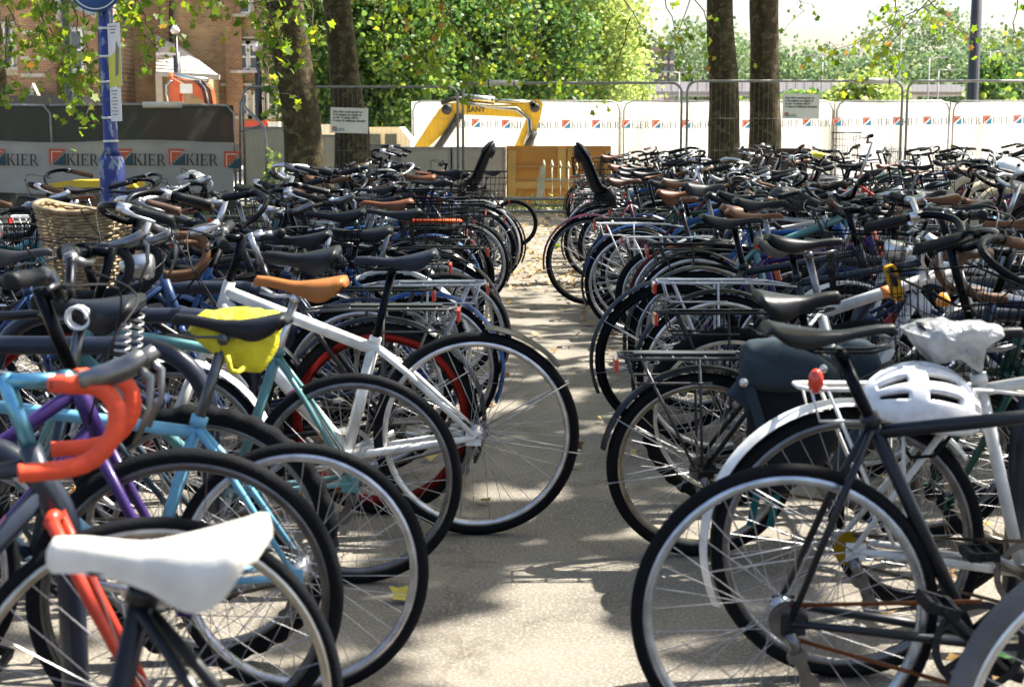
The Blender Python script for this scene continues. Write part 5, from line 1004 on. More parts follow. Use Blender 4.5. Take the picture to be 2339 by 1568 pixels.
    for s in (-1, 1):
        obj('bar_tape' if bk in ('drop', 'bull') else 'grip', cached(('grip', bk, s, hi), lambda: grip_mesh(bk, s, hi)), hb, g_('gc', BLK)); obj('brake_lever', cached(('lever', bk, s, hi), lambda: lever_mesh(bk, s, hi)), hb, g_('lc', random.choice([SIL, DSIL, BLK])))
    if g_('cables', True): obj('cable', cached(('cable', r, ft, size, zb, fwd), lambda: cable_mesh(r, ft, size, zb, fwd, hi)), t, BLK, MS)
    # drive
    tr = g_('tr', 0.085); cr = obj('crankset', cached(('crank', tr, hi), lambda: crank_mesh(tr, hi)), t, g_('cc', DSIL), Matrix.Translation(G['BB']) @ Matrix.Rotation(g_('crank', random.uniform(-0.8, 0.8)), 4, 'Y'))
    for s in (-1, 1): obj('pedal', cached('pedal', pedal_mesh), cr, BLK, Matrix.Translation((s * 0.145, s * 0.125, -0.08 if s > 0 else 0.08)))
    obj('chain', cached(('chain', r, tr, G['BB'].x), lambda: chain_mesh(r, tr, G['BB'].x)), t, g_('chc', (0.12, 0.1, 0.08)))
    if g_('gears', True): obj('cassette', cached('cass', cassette_mesh), t, g_('cac', DSIL), Matrix.Translation(G['A'])); obj('derailleur', cached('derail', derail_mesh), t, DSIL, Matrix.Translation(G['A']))
    # mudguards
    mg = g_('mg')
    if mg:
        wd = g_('mgw', max(0.026, a * 1.25)); a0, a1 = g_('mga', (38, 205)); f1 = obj('mudguard', cached(('fen', r, a0, a1, wd, hi), lambda: fender_mesh(r, a0, a1, wd, hi)), t, mg, Matrix.Translation(G['A']))
        obj('stay', cached(('stay', r, 'r', wd), lambda: stay_mesh(r, (150, 190), wd)), f1, SIL)
        if g_('mgf', True):
            f2 = obj('mudguard', cached(('fen', r, 15, 165, wd, hi), lambda: fender_mesh(r, 15, 165, wd, hi)), t, mg, MS @ Matrix.Translation(G['F'])); obj('stay', cached(('stay', r, 'f', wd), lambda: stay_mesh(r, (160,), wd)), f2, SIL)
    if g_('rack'):
        k = obj('rack', cached(('rack', r, hi), lambda: rack_mesh(r, hi)), t, g_('rack'), Matrix.Translation((g_('rackdx', 0), 0, 0)))
        if g_('refl', True):
            q = cached('refl', lambda: MB().box((0, 0, 0), (0.012, 0.09, 0.04)).mesh('reflector', GLOSSP)); obj('reflector', q, k, (0.6, 0.04, 0.015), Matrix.Translation((-0.275, 0, 2 * r + 0.03)))
        if g_('rbasket'): obj('rear_basket', cached('rbask', lambda: wire_basket(0.4, 0.3, 0.22, 0.12, hi)), k, g_('rbasket'), Matrix.Translation((-0.06, 0, 2 * r + 0.07)))
        if g_('childseat'): obj('child_seat', cached('cseat', childseat_mesh), k, BLK, Matrix.Translation((-0.02, 0, 2 * r + 0.11)) @ Matrix.Scale(0.7, 4))
    elif g_('refl', random.random() < .4):
        q = cached('refl2', lambda: MB().box((0, 0, 0), (0.012, 0.045, 0.04)).mesh('reflector', GLOSSP)); obj('reflector', q, t, (0.6, 0.04, 0.015), Matrix.Translation(G['ST'] + Vector((-0.04, 0, 0.05))))
    if g_('lock', random.random() < .35):
        def ulock():
            q = MB(); q.tube([(0, -0.05, 0), (0, -0.05, 0.14), (0, -0.035, 0.17), (0, 0, 0.182), (0, 0.035, 0.17), (0, 0.05, 0.14), (0, 0.05, 0)], 0.0085, 7); q.tube([(0, -0.075, 0), (0, 0.075, 0)], 0.016, 8); return q.mesh('u_lock', PLAST)
        obj('lock', cached('ulock', ulock), t, g_('lkc', random.choice([BLK, BLK, (0.35, 0.05, 0.02), (0.03, 0.05, 0.12)])), Matrix.Translation(G['BB'].lerp(G['HT'], 0.5) + Vector((0, 0.03, 0.02))) @ Matrix.Rotation(R(60), 4, 'Y'))
    bs = g_('basket'); BM = MS @ Matrix.Translation(C + Vector((0.2, 0, g_('bz', -0.24))))
    if bs == 'wicker': obj('wicker_basket', cached('wick', lambda: wicker_mesh(0.33, 0.42, 0.3)), t, None, MS @ Matrix.Translation(C + Vector((0.21, 0, -0.27))))
    elif bs: obj('front_basket', cached('fbask', lambda: wire_basket(0.28, 0.36, 0.25, 0.2, hi)), t, bs, BM)
    if g_('lamp'):
        def lampm(): q = MB(); q.tube([(-0.06, 0, 0), (-0.03, 0, 0), (0.03, 0, 0), (0.045, 0, 0)], [0.01, 0.034, 0.044, 0.036], 14); return q.mesh('lamp', METAL)
        obj('headlamp', cached('lamp', lampm), t, SIL, MS @ Matrix.Translation(C + Vector((0.08, 0, -0.06))))
    sp['G'] = G; sp['S'] = S; sp['C'] = C; sp['obj'] = t; sp['M'] = t.matrix_basis.copy()
    return t
def W(sp, p): return sp['M'] @ Vector(p)

LB, RB = {}, {}
L180 = 180
def near(d, name, label, **k):
    k['label'] = label; k.setdefault('hi', True); build_bike(k); d[name] = k; return k
GL, GR = 'bicycles in the row left of the path', 'bicycles in the row right of the path'
RED, LBLUE, NAVYC, PURP, TEAL, BRN, DGRN, ORNG = (0.42, 0.03, 0.02), (0.16, 0.42, 0.6), (0.012, 0.025, 0.07), (0.04, 0.016, 0.12), (0.1, 0.24, 0.25), (0.2, 0.08, 0.025), (0.01, 0.06, 0.04), (0.6, 0.1, 0.03)
# --- left row, nearest first
near(LB, 'white_saddle', 'black bicycle with a plain white saddle, bottom left corner', x=xat(350, 1.7, .85) + 0.29, y=1.66, head=180, frame='dutch', fc=BLK, sk='comfort', sc=(0.66, 0.64, 0.59), sz=0.845, tilt=0.5, bar='swept', zb=1.02, rc=SIL, r=0.31, a=0.02, lean=2, size=1, group=GL, pc=BLK, refl=False, lock=False)
near(LB, 'orange_bars', 'racing bicycle with orange taped drop handlebars at the left edge', x=xat(300, 2.4, .34) + 0.035, y=2.38, head=0, end='front', frame='diamond', fc=(0.03, 0.04, 0.06), forkc=(0.5, 0.045, 0.02), stc=LBLUE, r=0.34, a=0.013, deep=0.014, rc=(0.55, 0.5, 0.42), bar='drop', gc=(0.75, 0.085, 0.035), lc=(0.2, 0.2, 0.2), zb=0.925, cables=False, steer=12, lean=-4, size=0, group=GL, sz=0.97, refl=False)
near(LB, 'purple', 'purple framed bicycle with its grey rimmed front wheel towards the path', x=-0.71, y=3.0, head=0, end='front', frame='step', fc=PURP, r=0.34, a=0.018, rc=GRY, bar='riser', zb=1.02, steer=8, lean=3, group=GL, bc=BLK)
near(LB, 'light_blue', 'light blue bicycle with a yellow bag tied under its saddle', x=-0.51, y=3.28, head=180, frame='compact', fc=LBLUE, r=0.31, a=0.016, rc=SIL, size=0, bar='flat', zb=0.98, sz=0.9, tilt=-3, lean=3, group=GL, pc=GRY, cc=SIL, sc=BLK, sk='sport', lock=False)
near(LB, 'spring', 'bicycle with knobbly tyres and a coil sprung black saddle', x=-0.78, y=3.5, head=180, frame='diamond', fc=(0.03, 0.05, 0.07), r=0.34, a=0.024, knob=True, rc=DSIL, sk='comfort', springs=True, sz=0.93, tilt=-6, bar='swept', zb=1.02, lean=-3, group=GL)
near(LB, 'teal', 'grey teal bicycle with a tan leather saddle', x=-0.47, y=4.14, head=180, frame='compact', fc=TEAL, r=0.32, a=0.017, rc=DSIL, size=1, sk='leather', sc=(0.33, 0.12, 0.03), sz=0.9, tilt=-4, bar='flat', zb=1.0, lean=2, group=GL, pc=SIL, mg=None)
near(LB, 'white', 'white sloping framed bicycle with its silver rimmed rear wheel standing on the path', x=-0.12, y=4.66, head=180, frame='mtb', fc=WHT, r=0.345, a=0.019, rc=(0.75, 0.75, 0.76), sk='sport', sc=(0.012, 0.016, 0.026), sz=0.925, tilt=2, bar='flat', zb=1.0, lean=1, group=GL, pc=BLK, size=0, mg=BLK, mga=(95, 140), mgf=False, cc=SIL, refl=False, steer=10, deep=0.016)
near(LB, 'red_rim', 'black roadster with dark red wheel rims and a black rack', x=-0.46, y=4.92, head=180, frame='dutch', fc=BLK, r=0.345, a=0.02, deep=0.03, rc=(0.2, 0.015, 0.012), mg=(0.02, 0.025, 0.035), rack=(0.05, 0.052, 0.055), sk='comfort', sc=BLK, sz=0.92, bar='swept', zb=1.05, lean=-2, group=GL)
near(LB, 'wicker', 'bicycle with a large tan wicker basket on silver swept handlebars', x=-0.58, y=5.5, head=180, frame='dutch', fc=NAVYC, r=0.34, a=0.018, rc=SIL, mg=NAVYC, sk='sport', sz=0.93, bar='swept', bc=SIL, zb=1.02, lean=2, basket='wicker', group=GL, gc=(0.09, 0.05, 0.035), rack=BLK)
near(LB, 'silver_guard', 'bicycle with bright silver mudguards behind the white one', x=-0.56, y=6.6, head=180, frame='diamond', fc=(0.03, 0.03, 0.035), r=0.345, a=0.017, rc=SIL, mg=(0.55, 0.55, 0.56), rack=BLK, sk='sport', sz=0.96, bar='flat', zb=1.02, lean=-3, group=GL, pc=SIL)
near(LB, 'wire_basket', 'bicycle with a black wire rear basket holding an orange lock', x=-0.5, y=8.0, head=180, frame='step', fc=(0.02, 0.1, 0.1), r=0.34, a=0.018, rc=SIL, mg=(0.45, 0.45, 0.46), rack=BLK, rbasket=BLK, sz=0.95, bar='swept', zb=1.08, lean=2, group=GL, hi=False)
near(LB, 'crooked', 'bicycle with a wide black rear wheel reaching far onto the path on the left', x=-0.43, y=10.2, head=180, frame='mtb', fc=BLK, r=0.31, a=0.019, rc=BLK, sz=0.92, bar='riser', zb=1.02, lean=-4, yaw=-6, group=GL, hi=False)
near(LB, 'white_rims', 'black bicycle with white rims just behind the crooked wheel', x=-0.36, y=10.65, head=180, frame='diamond', fc=BLK, r=0.34, a=0.016, rc=(0.78, 0.78, 0.78), sz=0.95, bar='flat', zb=1.0, lean=2, group=GL, hi=False)
near(LB, 'ebike', 'black bicycle with chunky rack and silver mudguards towards the far end on the left', x=-0.3, y=12.2, head=180, frame='dutch', fc=BLK, r=0.35, a=0.021, rc=DSIL, mg=(0.35, 0.35, 0.36), rack=BLK, rbasket=BLK, sz=0.97, bar='swept', zb=1.1, lean=1, group=GL, hi=False)
near(LB, 'seat_l', 'black bicycle with a tall child seat in the left row', x=-0.42, y=14.4, head=180, frame='dutch', fc=BLK, r=0.34, a=0.02, mg=BLK, rack=BLK, childseat=True, sz=0.9, bar='swept', zb=1.1, lean=2, group=GL, hi=False)
near(LB, 'last_l', 'small wheeled bicycle standing alone at the far end on the left', x=0.02, y=16.3, head=180, frame='mtb', fc=BLK, r=0.275, a=0.018, rc=BLK, sz=0.85, bar='flat', zb=0.95, lean=-3, group=GL, hi=False)
# --- right row, nearest first
near(RB, 'corner', 'bicycle with a worn grey tyre cut by the bottom right corner', x=1.07, y=2.28, head=0, frame='diamond', fc=NAVYC, r=0.34, a=0.02, rc=(0.72, 0.74, 0.76), tc=(0.16, 0.16, 0.165), lean=-2, sz=0.92, bar='flat', group=GR, zb=0.98)
near(RB, 'black', 'plain black bicycle with rusty chain and pale rims nearest on the right', x=0.585, y=2.94, head=0, frame='slack', fc=(0.01, 0.013, 0.02), r=0.33, a=0.0155, deep=0.018, rc=(0.5, 0.55, 0.62), sk='slim', sz=0.93, tilt=-3, lean=1, size=1, bar='drop', zb=0.98, chc=(0.13, 0.05, 0.025), cc=(0.03, 0.035, 0.05), group=GR, tr=0.1, crank=0.3, refl=False, lock=False, pc=BLK)
near(RB, 'white_guard', 'white bicycle with white mudguards and a white rack', x=0.83, y=3.4, head=0, frame='diamond', fc=WHT, r=0.34, a=0.018, mg=WHT, rack=WHT, rc=DSIL, sz=0.86, sk='sport', sc=BLK, bar='swept', zb=1.0, lean=-2, group=GR, cac=(0.45, 0.3, 0.02), refl=False, rackdx=0.13, mgw=0.036)
near(RB, 'pannier', 'black bicycle with rear rack and an orange striped black saddle', x=0.6, y=4.42, head=0, frame='step', fc=BLK, r=0.3, a=0.02, rc=(0.3, 0.27, 0.22), mg=BLK, mga=(38, 170), rack=(0.05, 0.05, 0.055), sk='comfort', sz=0.83, tilt=-4, bar='swept', zb=1.0, lean=2, group=GR)
near(RB, 'silver', 'silver framed bicycle with knobbly tyres and an orange band on its top tube', x=0.79, y=5.05, head=0, frame='mtb', fc=(0.5, 0.5, 0.5), r=0.325, a=0.025, knob=True, rc=(0.7, 0.68, 0.62), sk='sport', sz=0.95, bar='flat', bc=BLK, zb=1.05, lean=-2, size=2, group=GR, rack=BLK, lock=False)
near(RB, 'chrome_rack', 'bicycle with a bright chrome rack and a worn grey saddle', x=0.86, y=5.85, head=0, frame='diamond', fc=(0.02, 0.03, 0.05), r=0.34, a=0.017, rc=(0.78, 0.76, 0.72), mg=BLK, rack=SIL, sk='leather', sc=(0.09, 0.085, 0.075), sz=0.88, bar='riser', zb=1.0, lean=2, group=GR)
near(RB, 'black_guard', 'bicycle with a long glossy black rear mudguard over the right edge of the path', x=0.71, y=6.25, head=0, frame='diamond', fc=(0.012, 0.02, 0.03), r=0.34, a=0.015, rc=BLK, mg=(0.015, 0.025, 0.035), sz=0.95, bar='flat', zb=1.0, lean=-1, group=GR)
near(RB, 'orange', 'orange framed bicycle half hidden behind long black saddles', x=1.0, y=7.2, head=0, frame='diamond', fc=ORNG, r=0.34, a=0.014, rc=SIL, sz=0.98, bar='drop', zb=1.0, lean=2, group=GR, hi=False)
near(RB, 'red_tyre', 'bicycle with reddish brown tyres and white rims', x=1.03, y=8.4, head=0, frame='diamond', fc=(0.5, 0.5, 0.5), r=0.34, a=0.014, tc=(0.09, 0.025, 0.02), rc=(0.8, 0.8, 0.78), sz=0.95, bar='flat', zb=1.0, lean=-2, group=GR, hi=False)
near(RB, 'green_rack', 'dark green roadster with black rack on thick black tyres', x=0.88, y=10.5, head=0, frame='diamond', fc=DGRN, r=0.32, a=0.022, rc=BLK, rack=BLK, mg=BLK, sz=0.95, bar='swept', zb=1.05, lean=2, group=GR, hi=False)
near(RB, 'purple_guard', 'bicycle with a plum coloured mudguard reaching out on the right', x=0.6, y=10.95, head=0, frame='dutch', fc=(0.1, 0.01, 0.04), r=0.34, a=0.016, rc=GRY, mg=(0.22, 0.03, 0.09), mga=(60, 190), sk='leather', sc=(0.08, 0.03, 0.02), sz=0.95, bar='swept', zb=1.05, lean=-1, group=GR, hi=False)
near(RB, 'seat_r', 'black bicycle with a tall child seat in the right row', x=0.8, y=12.7, head=0, frame='dutch', fc=BLK, r=0.34, a=0.02, mg=BLK, rack=BLK, childseat=True, sz=0.9, bar='swept', zb=1.1, lean=2, group=GR, hi=False)

# --- the rest of the rows
CHOICE = [(BLK, 'black', 9), ((0.02, 0.022, 0.03), 'charcoal', 5), (NAVYC, 'navy', 4), ((0.02, 0.09, 0.3), 'bright blue', 3), ((0.1, 0.26, 0.4), 'pale blue', 1), (SIL, 'silver', 2), (RED, 'red', 1), (PURP, 'purple', 1), (TEAL, 'teal', 2), (DGRN, 'dark green', 2), ((0.7, 0.7, 0.68), 'white', 1), ((0.2, 0.02, 0.04), 'maroon', 1)]
def pick(rd): 
    tot = sum(c[2] for c in CHOICE); u = rd.uniform(0, tot)
    for c, n, w_ in CHOICE:
        u -= w_
        if u <= 0: return c, n
    return CHOICE[0][:2]
FT = {'diamond': 'bicycle', 'mtb': 'mountain bicycle', 'step': 'step-through bicycle', 'dutch': 'roadster'}
def auto_row(ys, xf, head, where, group, seed, flip=0.15, front_end=1.05, zlift=0, col=None):
    rd = random.Random(seed)
    for i, y in enumerate(ys):
        c, cn = pick(rd) if col is None else col(i, rd); ft = rd.choice(['diamond', 'diamond', 'mtb', 'mtb', 'step', 'dutch']); end = 'front' if rd.random() < flip else 'rear'
        mgc = rd.choice([None, None, BLK, BLK, BLK, c, SIL]); rk = rd.choice([None, None, BLK, BLK, BLK, SIL]); bar = rd.choice(['flat', 'flat', 'riser', 'swept', 'swept', 'drop']); bs = BLK if rd.random() < 0.1 and bar != 'drop' else None
        sc, sn = rd.choice([(BLK, 'black'), (BLK, 'black'), (BLK, 'black'), ((0.03, 0.03, 0.035), 'dark grey'), ((0.14, 0.05, 0.02), 'brown')])
        ft_n = FT[ft]; feats = []
        if bs: feats.append('wire basket')
        elif rk: feats.append('rack')
        lab = '%s %s with %s, %s %s' % (cn, ft_n, feats[0] if feats else sn + ' saddle', ordinal(i), where)
        build_bike(dict(label=lab, group=group, x=xf(y) + rd.uniform(-.16, .16), y=y + rd.uniform(-.05, .05), head=head if end == 'rear' or flip == 1.0 else head + 180, end=end, frame=ft, fc=c, r=rd.choice([0.31, 0.325, 0.34, 0.34, 0.34]), a=rd.choice([0.014, 0.017, 0.02, 0.024]), knob=False, rc=rd.choice([SIL, SIL, (0.72, 0.72, 0.72), BLK, DSIL]), size=rd.choice([0, 1, 2]), sz=round(rd.uniform(0.88, 1.0), 2), sc=sc, sk=rd.choice(['sport', 'sport', 'slim', 'comfort', 'leather']), tilt=rd.uniform(-5, 4), bar=bar, zb=round(rd.uniform(0.98, 1.1) if xf(8) > 3 and bar != 'drop' else rd.uniform(0.93, 1.0), 2), mg=mgc, rack=rk, rbasket=BLK if rk and rd.random() < 0.12 else None, basket=bs, steer=rd.gauss(0, 16), lean=rd.gauss(0, 3.5), yaw=rd.gauss(0, 3.5), lamp=rd.random() < 0.12, lock=rd.random() < .4, gc=rd.choice([BLK, BLK, BLK, (0.12, 0.06, 0.03)])))
def fill(y0, y1, step, taken, gap=0.24):
    out = []; y = y0
    while y < y1:
        if all(abs(y - q) > gap for q in taken): out.append(y)
        y += step
    return out
tl = [k['y'] for k in LB.values()]; tr_ = [k['y'] for k in RB.values()]
auto_row([6.05, 7.05, 7.5] + fill(8.45, 14.0, 0.44, tl, 0.2), lambda y: -0.62 + AX(y), 180, 'plain one back, left of path', GL, 5)
auto_row([6.75, 7.65, 8.05] + fill(8.9, 20.2, 0.44, tr_, 0.2), lambda y: 0.82 + AX(y) * 0.6, 0, 'plain one back, right of path', GR, 6)
DARKMIX = lambda i, rd: [(BLK, 'black'), ((0.015, 0.017, 0.022), 'charcoal'), (NAVYC, 'navy'), (BLK, 'black'), ((0.02, 0.05, 0.14), 'blue'), (DGRN, 'dark green'), (SIL, 'silver')][rd.randint(0, 6)]
auto_row([4.4, 5.15, 5.8, 6.3] + [6.85 + 0.62 * k for k in range(11)], lambda y: -0.98 + AX(y) * 0.5, 0, 'pushed in from beyond the left stands', 'bicycles pushed in from beyond the left stands', 25, flip=1.0, col=DARKMIX)
auto_row([3.9, 4.6, 5.45, 6.05] + [6.55 + 0.6 * k for k in range(18)], lambda y: 1.3 + AX(y) * 0.5, 180, 'pushed in from beyond the right stands', 'bicycles pushed in from beyond the right stands', 26, flip=1.0, col=DARKMIX)
BLUEMIX = lambda i, rd: [((0.02, 0.12, 0.35), 'bright blue'), ((0.15, 0.36, 0.45), 'pale blue'), (BLK, 'black'), ((0.01, 0.1, 0.13), 'dark teal'), (BLK, 'black')][rd.randint(0, 4)]
auto_row([5.9, 6.35, 6.8, 7.25, 7.7, 9.35, 9.8, 10.2], lambda y: -3.35 + AX(y) * 0.3, 0, 'back in the second left row', 'bicycles in the second row on the left', 15, col=BLUEMIX)
auto_row([y for y in [6.3 + 0.48 * k for k in range(28)] if not 10.6 < y < 14.3], lambda y: 3.75 + AX(y) * 0.3, 180, 'back in the second right row', 'bicycles in the second row on the right', 16)
auto_row([9.3, 9.75, 10.2], lambda y: -3.75, 180, 'back in the third left row', 'bicycles in the third row on the left', 17, col=BLUEMIX)
auto_row([12.2 + 0.52 * k for k in range(15)], lambda y: 4.1, 0, 'back in the third right row', 'bicycles in the third row on the right', 18)
auto_row([14.8 + 0.55 * k for k in range(10)], lambda y: 6.9, 180, 'back in the fourth right row', 'bicycles in the fourth row on the right', 19)

# ------------------------------------------------------------------ things left on the bicycles
from mathutils import noise as MN
def pouch(pts, Y, depth, name, m, color=None, seed=1, parent=None, jit=0.012, lay=14):
    """a soft stuffed shape with the given outline (photo points at distance Y) and real thickness"""
    P = [at(x, y, Y) for x, y in pts]; P = smooth_path([tuple(p) for p in P] + [tuple(P[0])], 6)[:-1]; c = sum(P, Vector()) / len(P); b = MB(); rows = []; sv = Vector((seed * 3.7, seed * 1.3, 0))
    for j in range(lay + 1):
        ph = -math.pi / 2 + math.pi * j / lay; k = max(0.02, math.cos(ph)) ** 0.42; y = math.copysign(abs(math.sin(ph)) ** 0.8, math.sin(ph)) * depth / 2; row = []
        for p in P:
            q = c + (p - c) * k + Vector((0, y, 0)); f = MN.noise(q * 14 + sv) + 0.6 * abs(MN.noise(q * 30 + sv)) + 0.3 * MN.noise(q * 60 - sv)
            d = (q - c).normalized(); row.append(q + d * jit * 1.7 * f + Vector((0, jit * MN.noise(q * 20 - sv), 0)))
        rows.append(row + [row[0]])
    b.grid(rows); k = len(P)
    b.add(rows[0][:-1], [tuple(range(k))]); b.add(rows[-1][:-1], [tuple(range(k - 1, -1, -1))]); return b.mesh(name, m)
def soft(name, label, cat, pts, Y, depth, m, color, seed=1, jit=0.012, group=None):
    me = pouch(pts, Y, depth, name, m, None, seed, None, jit); c = Vector((0, Y, 0)); o = obj(name, me, None, color); return tag(o, label, cat, group)
def wrinkle(m, strength=0.8, scale=9):
    t = m.node_tree; b = t.nodes['Principled BSDF']; tc = node(t, 'ShaderNodeTexCoord'); nz = node(t, 'ShaderNodeTexNoise'); nz.inputs['Scale'].default_value = scale; nz.inputs['Detail'].default_value = 3; nz.inputs['Distortion'].default_value = 1.5; bp = node(t, 'ShaderNodeBump'); bp.inputs['Strength'].default_value = strength; bp.inputs['Distance'].default_value = 0.03
    t.links.new(tc.outputs['Object'], nz.inputs['Vector']); t.links.new(nz.outputs[0], bp.inputs['Height']); t.links.new(bp.outputs[0], b.inputs['Normal']); return m
YBAG = wrinkle(mat('yellow_nylon', (0.72, 0.66, 0.02), 0.6, 0, 0.2, 12, trans=0.15)); POLY = wrinkle(mat('polythene', (0.6, 0.62, 0.64), 0.18, 0, 0.4, 14, trans=0.45, coat=0.3), 0.7, 22); BCOV = wrinkle(mat('black_nylon', (0.012, 0.013, 0.017), 0.45, 0, 0.2, 12), 0.9, 8)
sp = LB['light_blue']
yb = thing('saddle_bag', 'bright yellow cloth bag tied beneath the black saddle of the light blue bicycle', 'bag')
obj('bag_body', pouch([(436, 748), (470, 718), (560, 706), (640, 722), (634, 770), (606, 838), (530, 828), (478, 792)], sp['y'] + 0.12, 0.16, 'bag', YBAG, seed=4, jit=0.008), yb)
b = MB(); b.tube([at(520, 812, 3.2), at(528, 846, 3.2), at(545, 850, 3.22), at(560, 838, 3.24)], 0.006, 6); obj('strap', b.mesh('strap', YBAG), yb)
# panniers on the rack bicycle
PAN = (0.03, 0.047, 0.062); PAND = (0.009, 0.012, 0.017)
pb = thing('pannier_bag', 'slate blue pannier bag with black front on the right hand rack', 'bag', group='pair of panniers')
py = 4.2
obj('bag_body', pouch([(1700, 820), (1800, 800), (1905, 830), (1915, 960), (1880, 1060), (1790, 1120), (1735, 1110), (1708, 980)], py, 0.16, 'bag', CLOTH, seed=8, jit=0.006), pb, PAND)
obj('bag_flap', pouch([(1694, 812), (1712, 782), (1760, 778), (1850, 800), (1904, 838), (1880, 880), (1790, 886), (1700, 876)], py - 0.03, 0.2, 'flap', CLOTH, seed=9, jit=0.006), pb, PAN)
obj('side_wing', pouch([(1660, 900), (1700, 850), (1716, 880), (1722, 950), (1700, 930)], py - 0.02, 0.05, 'wing', CLOTH, seed=10, jit=0.004), pb, PAN)
for v, y in ((1699, 873), (1880, 842)): b = MB(); b.lathe([(0.001, -0.012), (0.012, -0.01), (0.014, 0), (0.001, 0.004)], 10, closed=False); obj('stud', b.mesh('stud', METAL), pb, SIL, Matrix.Translation(at(v, y, py - 0.14)))
b = MB(); b.beam(at(1712, 884, py - 0.1), at(1760, 1040, py - 0.1), 0.03, 0.006, (1, 0, 0)); obj('strap', b.mesh('strap', CLOTH), pb, PAN)
pb2 = thing('pannier_bag', 'slate blue pannier bag on the far side of the rack', 'bag', group='pair of panniers')
obj('bag_body', pouch([(1905, 800), (1930, 778), (1985, 780), (2010, 840), (2004, 960), (1960, 1010), (1910, 1000)], 4.62, 0.15, 'bag', CLOTH, seed=11, jit=0.006), pb2, PAN)
obj('lower_panel', pouch([(1912, 880), (1998, 880), (1996, 950), (1960, 1004), (1916, 996)], 4.6, 0.16, 'panel', CLOTH, seed=12, jit=0.004), pb2, PAND)
for k, (v, y) in enumerate(((1730, 1125), (1775, 1130))): b = MB(); b.beam(at(v, y, 4.15), at(v - 16, y + 75, 4.15), 0.022, 0.006, (1, 0, 0)); obj('hanging_strap', b.mesh('strap', CLOTH), pb, (0.01, 0.12, 0.12))
# white helmet on the white rack
def helmet(loc, rz, s=1.0, holes=True):
    b = MB(); n, m = 48, 40; lx, ly, lz = 0.137 * s, 0.1 * s, 0.115 * s; V = []; F = []
    for i in range(n + 1):
        u = -math.pi / 2 + math.pi * i / n
        for k in range(m + 1):
            v = math.pi * k / m; V.append(Vector((lx * math.sin(u), ly * math.cos(u) * math.cos(v) , lz * math.cos(u) ** 0.8 * math.sin(v) * (0.92 + 0.08 * math.cos(2 * u)))) if abs(math.cos(u)) > 1e-6 else Vector((lx * math.sin(u), 0, 0)))
    def hole(i, k):
        u = i / n; v = k / m
        if not holes: return False
        for c, w_ in ((0.22, 0.03), (0.36, 0.034), (0.5, 0.03), (0.64, 0.034), (0.78, 0.03)):
            if abs(v - c) < w_:
                for a0, a1 in ((0.16, 0.33), (0.43, 0.62), (0.72, 0.84)):
                    if a0 < u < a1: return True
        return False
    for i in range(n):
        for k in range(m):
            if not hole(i + 0.5, k + 0.5): F.append((i * (m + 1) + k, (i + 1) * (m + 1) + k, (i + 1) * (m + 1) + k + 1, i * (m + 1) + k + 1))
    b.add(V, F); me = b.mesh('helmet', GLOSSP); return me, V
hm, HV = helmet(None, 0)
hp = at(2098, 928, 3.36)
ht = thing('cycle_helmet', 'white vented cycle helmet resting on the white rack', 'helmet', (hp.x, 3.36, hp.z - 0.02), 0); ht.rotation_euler = (R(12), R(10), R(8))
o = obj('shell', hm, ht, (0.68, 0.69, 0.72)); md = o.modifiers.new('thick', 'SOLIDIFY'); md.thickness = 0.016; md.offset = -1
b = MB(); b.add([v * 0.84 for v in HV], [(i * 41 + k, (i + 1) * 41 + k, (i + 1) * 41 + k + 1, i * 41 + k + 1) for i in range(48) for k in range(40)]); obj('liner', b.mesh('liner', CLOTH), ht, (0.02, 0.02, 0.024))
b = MB(); b.tube([(0.05, -0.095, 0), (0.02, -0.1, -0.06), (0.0, -0.03, -0.1), (0.0, 0.05, -0.09), (0.04, 0.09, 0)], 0.005, 5); obj('strap', b.mesh('strap', CLOTH), ht, BLK)
# white trim of the white rack bicycle
sp = RB['white_guard']
# bag on its saddle
S = W(sp, sp['S']); tag(obj('plastic_bag', pouch([(2066, 752), (2110, 730), (2180, 730), (2250, 738), (2270, 758), (2240, 790), (2225, 838), (2180, 812), (2130, 822), (2090, 790)], S.y - 0.01, 0.18, 'bag', POLY, seed=21, jit=0.011, lay=22)), 'crumpled clear plastic bag pulled over the saddle of the white bicycle', 'bag')
b = MB(); b.lathe([(0.001, -0.014), (0.02, -0.012), (0.026, 0), (0.02, 0.012), (0.001, 0.014)], 16, closed=False); o = obj('rear_light', b.mesh('light', GLOSSP), sp['obj'], (0.62, 0.035, 0.01)); o.matrix_basis = sp['M'].inverted() @ Matrix.Translation(at(1864, 870, 3.36)) @ Matrix.Scale(0.75, 4) @ Matrix.Scale(1.6, 4, (0, 0, 1))
